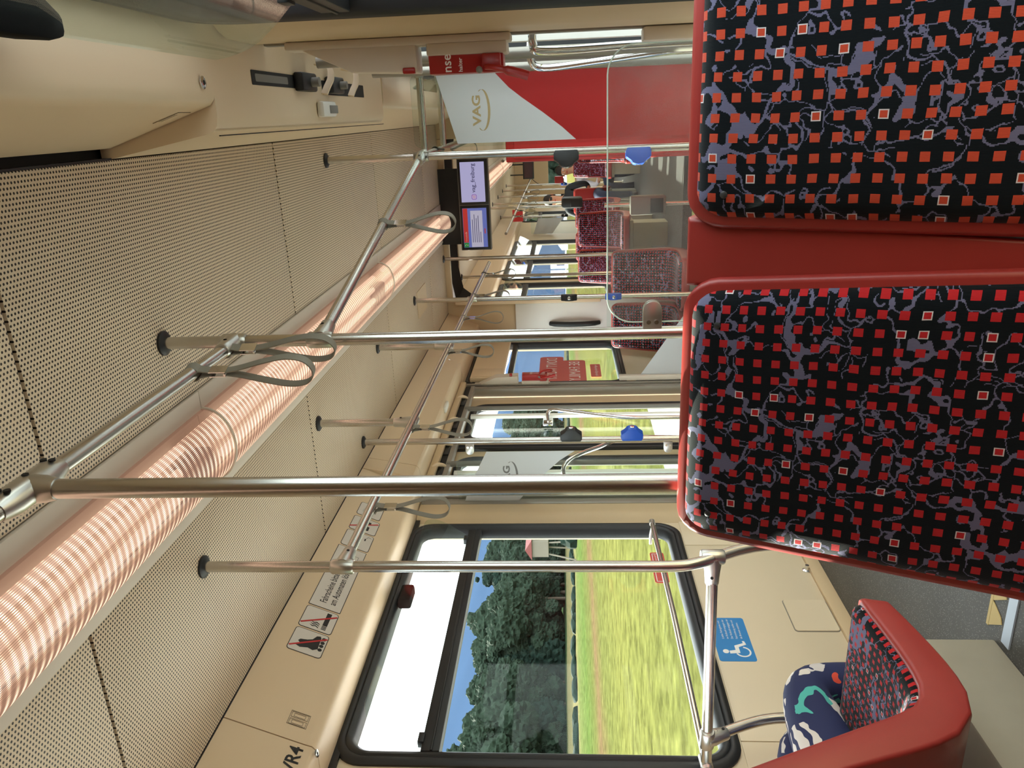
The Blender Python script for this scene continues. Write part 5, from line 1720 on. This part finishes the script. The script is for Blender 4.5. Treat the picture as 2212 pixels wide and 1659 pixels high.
# red cabinet behind the right screen
rc = thing('red_cabinet', (-0.05, 5.1, FLOW), 'tall red cabinet behind the right film screen', 'cabinet')
MB().box(-0.292, 0.17, 5.0, 5.35, FLOW, 0.352).build('body', REDBOX, rc, bevel=0.01)
MB().box(-0.27, 0.15, 4.992, 5.0, -0.9, 0.30).build('door', REDFILM, rc, bevel=0.004)
# ticket validators on the low floor
def validator(x, y, z, fl, label):
    t = thing('ticket_validator', (x, y, fl), label, 'validator')
    MB().cyl((x, y, fl), (x, y, z+0.3), 0.016, 12).build('post', STEEL, t)
    pts = [(-0.06, -0.13), (0.06, -0.13), (0.06, 0.06), (0.02, 0.12), (-0.06, 0.12)]
    MB().loft([[Vector((x-0.065, y-0.05+a, z+c)) for a, c in pts], [Vector((x+0.065, y-0.05+a, z+c)) for a, c in pts]]).build('case', GREYP, t, bevel=0.008)
    MB().box(x-0.05, x+0.05, y-0.125, y-0.108, z-0.11, z-0.02).build('slot_panel', BLACKP, t, bevel=0.003)
    return t
validator(-0.66, 5.75, -0.60, FLOW, 'grey ticket validator on a post seen through acrylic')

# ================================================================== the car beyond the gangway
far_y = [10.58, 11.06, 12.03, 13.0, 13.9]
fl_names = ['nearest of the far row of left poles', 'second of the far row of left poles', 'third of the far row of left poles', 'fourth of the far row of left poles', 'farthest of the far row of left poles']
for y, nm in zip(far_y, fl_names):
    p_ = pole(-1.205, y, FL, HC, 'steel pole, '+nm, 'far poles')
    if y in (12.03, 13.9):
        stop_button(-1.205, y-0.01, -0.02, (0.1, -1, 0), BLACKP if y < 13 else BLUEP, p_)
p_ = pole(-1.56, 12.39, FL, HC, 'steel pole near the far left door', 'far poles')
stop_button(-1.56, 12.38, -0.02, (0.3, -1, 0), BLACKP, p_)
rail((-1.2, 8.2, LZ), (-1.2, 15.2, LZ), 'overhead rail along the left beyond the gangway')
rail((-0.46, 8.2, LZ), (-0.46, 15.2, LZ), 'overhead rail along the right beyond the gangway')
for y, l in ((9.6, 'first'), (10.2, 'second'), (10.9, 'third'), (11.7, 'fourth'), (12.6, 'fifth')):
    strap((-1.2, y, LZ), 0.246, 'grey hand strap, '+l+' along the far left rail', 0.5)
pf = pole(-0.46, 9.3, FL, HC, 'steel pole on the right beyond the gangway', 'far poles')
tv = thing('cab_monitor', (-1.02, 15.2, 0.55), 'dark switched-off monitor hanging at the far end', 'monitor')
MB().box(-1.20, -0.85, 15.15, 15.2, 0.545, 0.755).build('case', BLACKP, tv, bevel=0.008)
MB().box(-1.175, -0.875, 15.146, 15.15, 0.572, 0.73).build('display', SCREEN_OFF, tv)
for x in (-1.12, -0.93):
    MB().cyl((x, 15.18, 0.75), (x, 15.18, 1.0), 0.012, 8).build('hanger', DARK, tv)
MB().tube(smooth([(-1.19, 15.18, 0.60), (-1.28, 15.2, 0.50), (-1.33, 15.25, 0.40)]), 0.006, 6).build('cable', CABLE, tv)
tag(MB().box(-1.20, -1.08, 13.98, 14.06, -0.01, 0.14).build('notice_box', REDBOX, bevel=0.006), 'small red notice box at the far end', 'box')
bp = thing('backpack', (-1.04, 9.55, -0.22), 'black bag upright on the far aisle seat', 'bag')
MB().box(-1.115, -0.985, 9.50, 9.66, -0.235, 0.02).build('body', BLACKP, bp, bevel=0.03)
MB().box(-1.10, -1.0, 9.488, 9.50, -0.21, -0.09).build('pocket', DARK, bp, bevel=0.008)
tag(MB().box(-1.58, -1.40, 12.0, 12.004, 0.62, 0.78).build('hanging_poster', PRINT_RED), 'small red poster on the far left duct', 'poster')
fs2 = thing('film_screen', (-1.68, 12.3, -1.0), 'far screen with white film by the far left pole', 'screen')
pane_poly(rrect(-1.84, -1.58, -1.0, 0.52, 0.03), 12.40, 0.008).build('pane', GLASS, fs2)
wf = [(-1.835, 0.48), (-1.59, 0.40), (-1.59, 0.0), (-1.835, 0.18)]
MB().loft([[Vector((a, 12.395, c)) for a, c in wf], [Vector((a, 12.393, c)) for a, c in wf]]).build('white_film', MARGLASS, fs2)

# ================================================================== outdoors
def ground_z(x, y):
    d = max(0.0, -x-2.0)
    e = max(0.0, x-1.0)
    if d < 34:
        z = -1.75
    elif d < 70:
        z = -1.75+(d-34)/36*1.0
    else:
        z = -0.75+min(d-70, 130)/60*2.4
    return z + 0.25*(noise.noise((x*0.05, y*0.05, 0)))*(1 if d > 12 or e > 16 else 0)-(0.05 if -9.5 < x < 15 else 0)
xs = [-200, -185, -170, -155, -142, -130, -120, -110, -100, -92, -84, -77, -71, -65, -58, -52, -46, -41, -36, -31, -26, -21, -16, -12, -9, -6, -4, -2, 0, 2, 5, 10, 20, 40, 80, 160]
ys = [-120+i*10 for i in range(48)]
vs, fc = [], []
for y in ys:
    for x in xs:
        vs.append((x, y, ground_z(x, y)))
m = len(xs)
for j in range(len(ys)-1):
    for i in range(m-1):
        fc.append((j*m+i, j*m+i+1, (j+1)*m+i+1, (j+1)*m+i))
b = MB()
b.add(vs, fc)
BOUNCE_GROUND = plain('pale_bounce_ground', srgb(160, 162, 162), 0.95, var=0.25, scale=9, bump=0.5, bscale=30)  # pale ground added out of view to bounce light up to the ceiling
for x0, x1, lb in ((-6.0, -2.2, 'unseen pale strip added on the left to bounce light inside'), (0.5, 14.0, 'unseen pale yard added on the right to bounce light inside')):
    tag(MB().box(x0, x1, -40, 60, -1.75, -1.70).build('bounce_strip', BOUNCE_GROUND), lb, 'light bounce', kind='structure')
tag(b.build('ground', GROUND, base=(0, 0, -1.75), angle=180), 'sunlit yellow-green meadow with straw strips outside', 'field', kind='structure')
# mountain
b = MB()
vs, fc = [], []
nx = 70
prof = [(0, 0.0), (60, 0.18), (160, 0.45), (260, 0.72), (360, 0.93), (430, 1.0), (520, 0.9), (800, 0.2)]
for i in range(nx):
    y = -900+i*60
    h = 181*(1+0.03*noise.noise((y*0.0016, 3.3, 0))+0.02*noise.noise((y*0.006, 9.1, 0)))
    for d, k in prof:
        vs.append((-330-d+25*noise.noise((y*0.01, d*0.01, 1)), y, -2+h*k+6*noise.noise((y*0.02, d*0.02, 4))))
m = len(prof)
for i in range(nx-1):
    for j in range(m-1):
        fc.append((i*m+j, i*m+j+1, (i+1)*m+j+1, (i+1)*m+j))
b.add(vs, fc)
tag(b.build('mountain', HAZED_HILL, angle=180), 'wooded mountainside, haze painted blue, behind the trees', 'mountain', kind='structure')
# trees
def crown(seed, conifer=False):
    rnd = random.Random(seed)
    bm = bmesh.new()
    blobs = []
    if conifer:
        for i in range(7):
            k = i/6
            blobs.append((Vector((0, 0, 0.22+0.72*k)), 0.24*(1-k)+0.03, 0.9))
    else:
        for i in range(20):
            a = rnd.uniform(0, 6.28)
            r = rnd.uniform(0, 0.24)
            z = rnd.uniform(0.12, 0.88)
            blobs.append((Vector((r*math.cos(a), r*math.sin(a), z)), rnd.uniform(0.10, 0.20)*(1.05-0.5*abs(z-0.5)), 0.9))
    for c, r, sz in blobs:
        ret = bmesh.ops.create_icosphere(bm, subdivisions=4, radius=r)
        for v in ret['verts']:
            nrm = v.co.normalized()
            q = v.co*9+c*20
            v.co = v.co*(1+0.30*noise.noise(q)+0.24*noise.noise(q*3.1)+0.20*noise.noise(q*8.0))
            v.co.z *= sz
            v.co += c
    me = bpy.data.meshes.new('crown')
    bm.to_mesh(me)
    bm.free()
    me.materials.append(LEAF2 if conifer else LEAF)
    return me
crowns = [crown(s) for s in (1, 2, 3, 4)]+[crown(9, True), crown(10, True)]
tm = MB().tube([(0, 0, 0), (0, 0, 0.15), (0.01, 0, 0.45)], [0.022, 0.017, 0.010], 8).mesh('trunk', (0, 0, 0), BARK)
rnd = random.Random(3)
def tree(x, y, h, kind, label, group):
    t = thing('tree', (x, y, ground_z(x, y)-0.2), label, 'tree', group)
    for me, nm in ((crowns[kind], 'crown'), (tm, 'trunk')):
        o = bpy.data.objects.new(nm, me)
        C.objects.link(o)
        o.parent = t
    t.scale = (h*rnd.uniform(0.9, 1.25), h*rnd.uniform(0.9, 1.25), h)
    t.rotation_euler = (0, 0, rnd.uniform(0, 6.28))
    return t
TG = 'trees of the wood beyond the meadow'
for i in range(52):
    y = 20+i*6.2+rnd.uniform(-1.5, 1.5)
    tree(-126+rnd.uniform(-5, 6), y, rnd.uniform(15, 22), rnd.choice([0, 1, 2, 3, 3, 4]), 'green broadleaf or conifer tree in the front of the wood', TG)
for i in range(46):
    y = 15+i*7.4+rnd.uniform(-2, 2)
    tree(-146+rnd.uniform(-6, 6), y, rnd.uniform(22, 31), rnd.choice([0, 1, 2, 3, 4, 5]), 'taller tree in the back of the wood', 'back trees of the wood')
for i, (x, y, h) in enumerate(((-4, 62, 15), (3, 70, 17), (60, 60, 12), (75, 30, 14), (70, 0, 13), (60, 90, 15), (80, -30, 14))):
    tree(x, y, h, i % 4, 'tree standing off the right side of the tram', 'trees off the right side')
# low hedge along the straw strip
b = MB()
bm = bmesh.new()
for i in range(70):
    y = -10+i*4.2+rnd.uniform(-1, 1)
    x = -72+rnd.uniform(-0.8, 0.8)
    ret = bmesh.ops.create_icosphere(bm, subdivisions=2, radius=1.0)
    for v in ret['verts']:
        v.co = v.co*(1+0.35*noise.noise(v.co*2+Vector((i, 0, 0))))
        v.co = Vector((v.co.x*1.0+x, v.co.y*2.3+y, v.co.z*0.55+ground_z(x, y)+0.2+Z0))
me = bpy.data.meshes.new('hedge')
bm.to_mesh(me)
bm.free()
me.materials.append(LEAF2)
hd_ = bpy.data.objects.new('hedge', me)
C.objects.link(hd_)
tag(hd_, 'low dark hedge across the meadow', 'hedge', kind='stuff')
# bush and raised hide seen at the right end of the window
def bush(x, y, r, label):
    bm = bmesh.new()
    for i in range(9):
        ret = bmesh.ops.create_icosphere(bm, subdivisions=2, radius=r*rnd.uniform(0.35, 0.6))
        c = Vector((rnd.uniform(-r, r)*0.6, rnd.uniform(-r, r)*0.8, rnd.uniform(0.1, 0.6)*r))
        for v in ret['verts']:
            v.co = v.co*(1+0.4*noise.noise(v.co*4+c*3))+c
    me = bpy.data.meshes.new('bush')
    bm.to_mesh(me)
    bm.free()
    me.materials.append(LEAF2)
    o = bpy.data.objects.new('bush', me)
    C.objects.link(o)
    o.location = (x, y, ground_z(x, y)+Z0)
    return tag(o, label, 'bush')
HXp, HYp = -62.0, 102.0
hz0 = ground_z(HXp, HYp)
hi = thing('raised_hide', (HXp, HYp, hz0), 'grey wooden raised hide with red roof and ladder', 'hide')
for dx in (-1.2, 1.2):
    for dy in (-1.2, 1.2):
        MB().cyl((HXp+dx*1.35, HYp+dy*1.35, hz0), (HXp+dx*0.8, HYp+dy*0.8, hz0+4.2), 0.12, 8).build('leg', WOODG, hi)
cab_ = MB().box(HXp-1.3, HXp+1.3, HYp-1.3, HYp+1.3, hz0+4.2, hz0+6.8).build('cabin', WOODG, hi)
MB().box(HXp+1.3, HXp+1.34, HYp-0.7, HYp+0.7, hz0+5.5, hz0+6.2).build('lookout', DARK, cab_)
MB().loft([[Vector((HXp-1.7, HYp-1.6, hz0+6.7)), Vector((HXp+1.7, HYp-1.6, hz0+6.7)), Vector((HXp, HYp-1.6, hz0+7.7))], [Vector((HXp-1.7, HYp+1.6, hz0+6.7)), Vector((HXp+1.7, HYp+1.6, hz0+6.7)), Vector((HXp, HYp+1.6, hz0+7.7))]]).build('roof', ROOFRED, hi)
for dy in (-0.45, 0.45):
    MB().cyl((HXp+3.2, HYp+dy-1.0, hz0), (HXp+1.4, HYp+dy, hz0+4.4), 0.07, 6).build('ladder_rail', WOODG, hi)
for i in range(9):
    k = (i+0.7)/9
    MB().cyl((HXp+3.2-1.8*k, HYp-0.45-1.0*(1-k), hz0+4.4*k), (HXp+3.2-1.8*k, HYp+0.45-1.0*(1-k), hz0+4.4*k), 0.05, 6).build('rung', WOODG, hi)
bush(HXp+4, HYp-3, 2.4, 'dark bush at the foot of the raised hide')
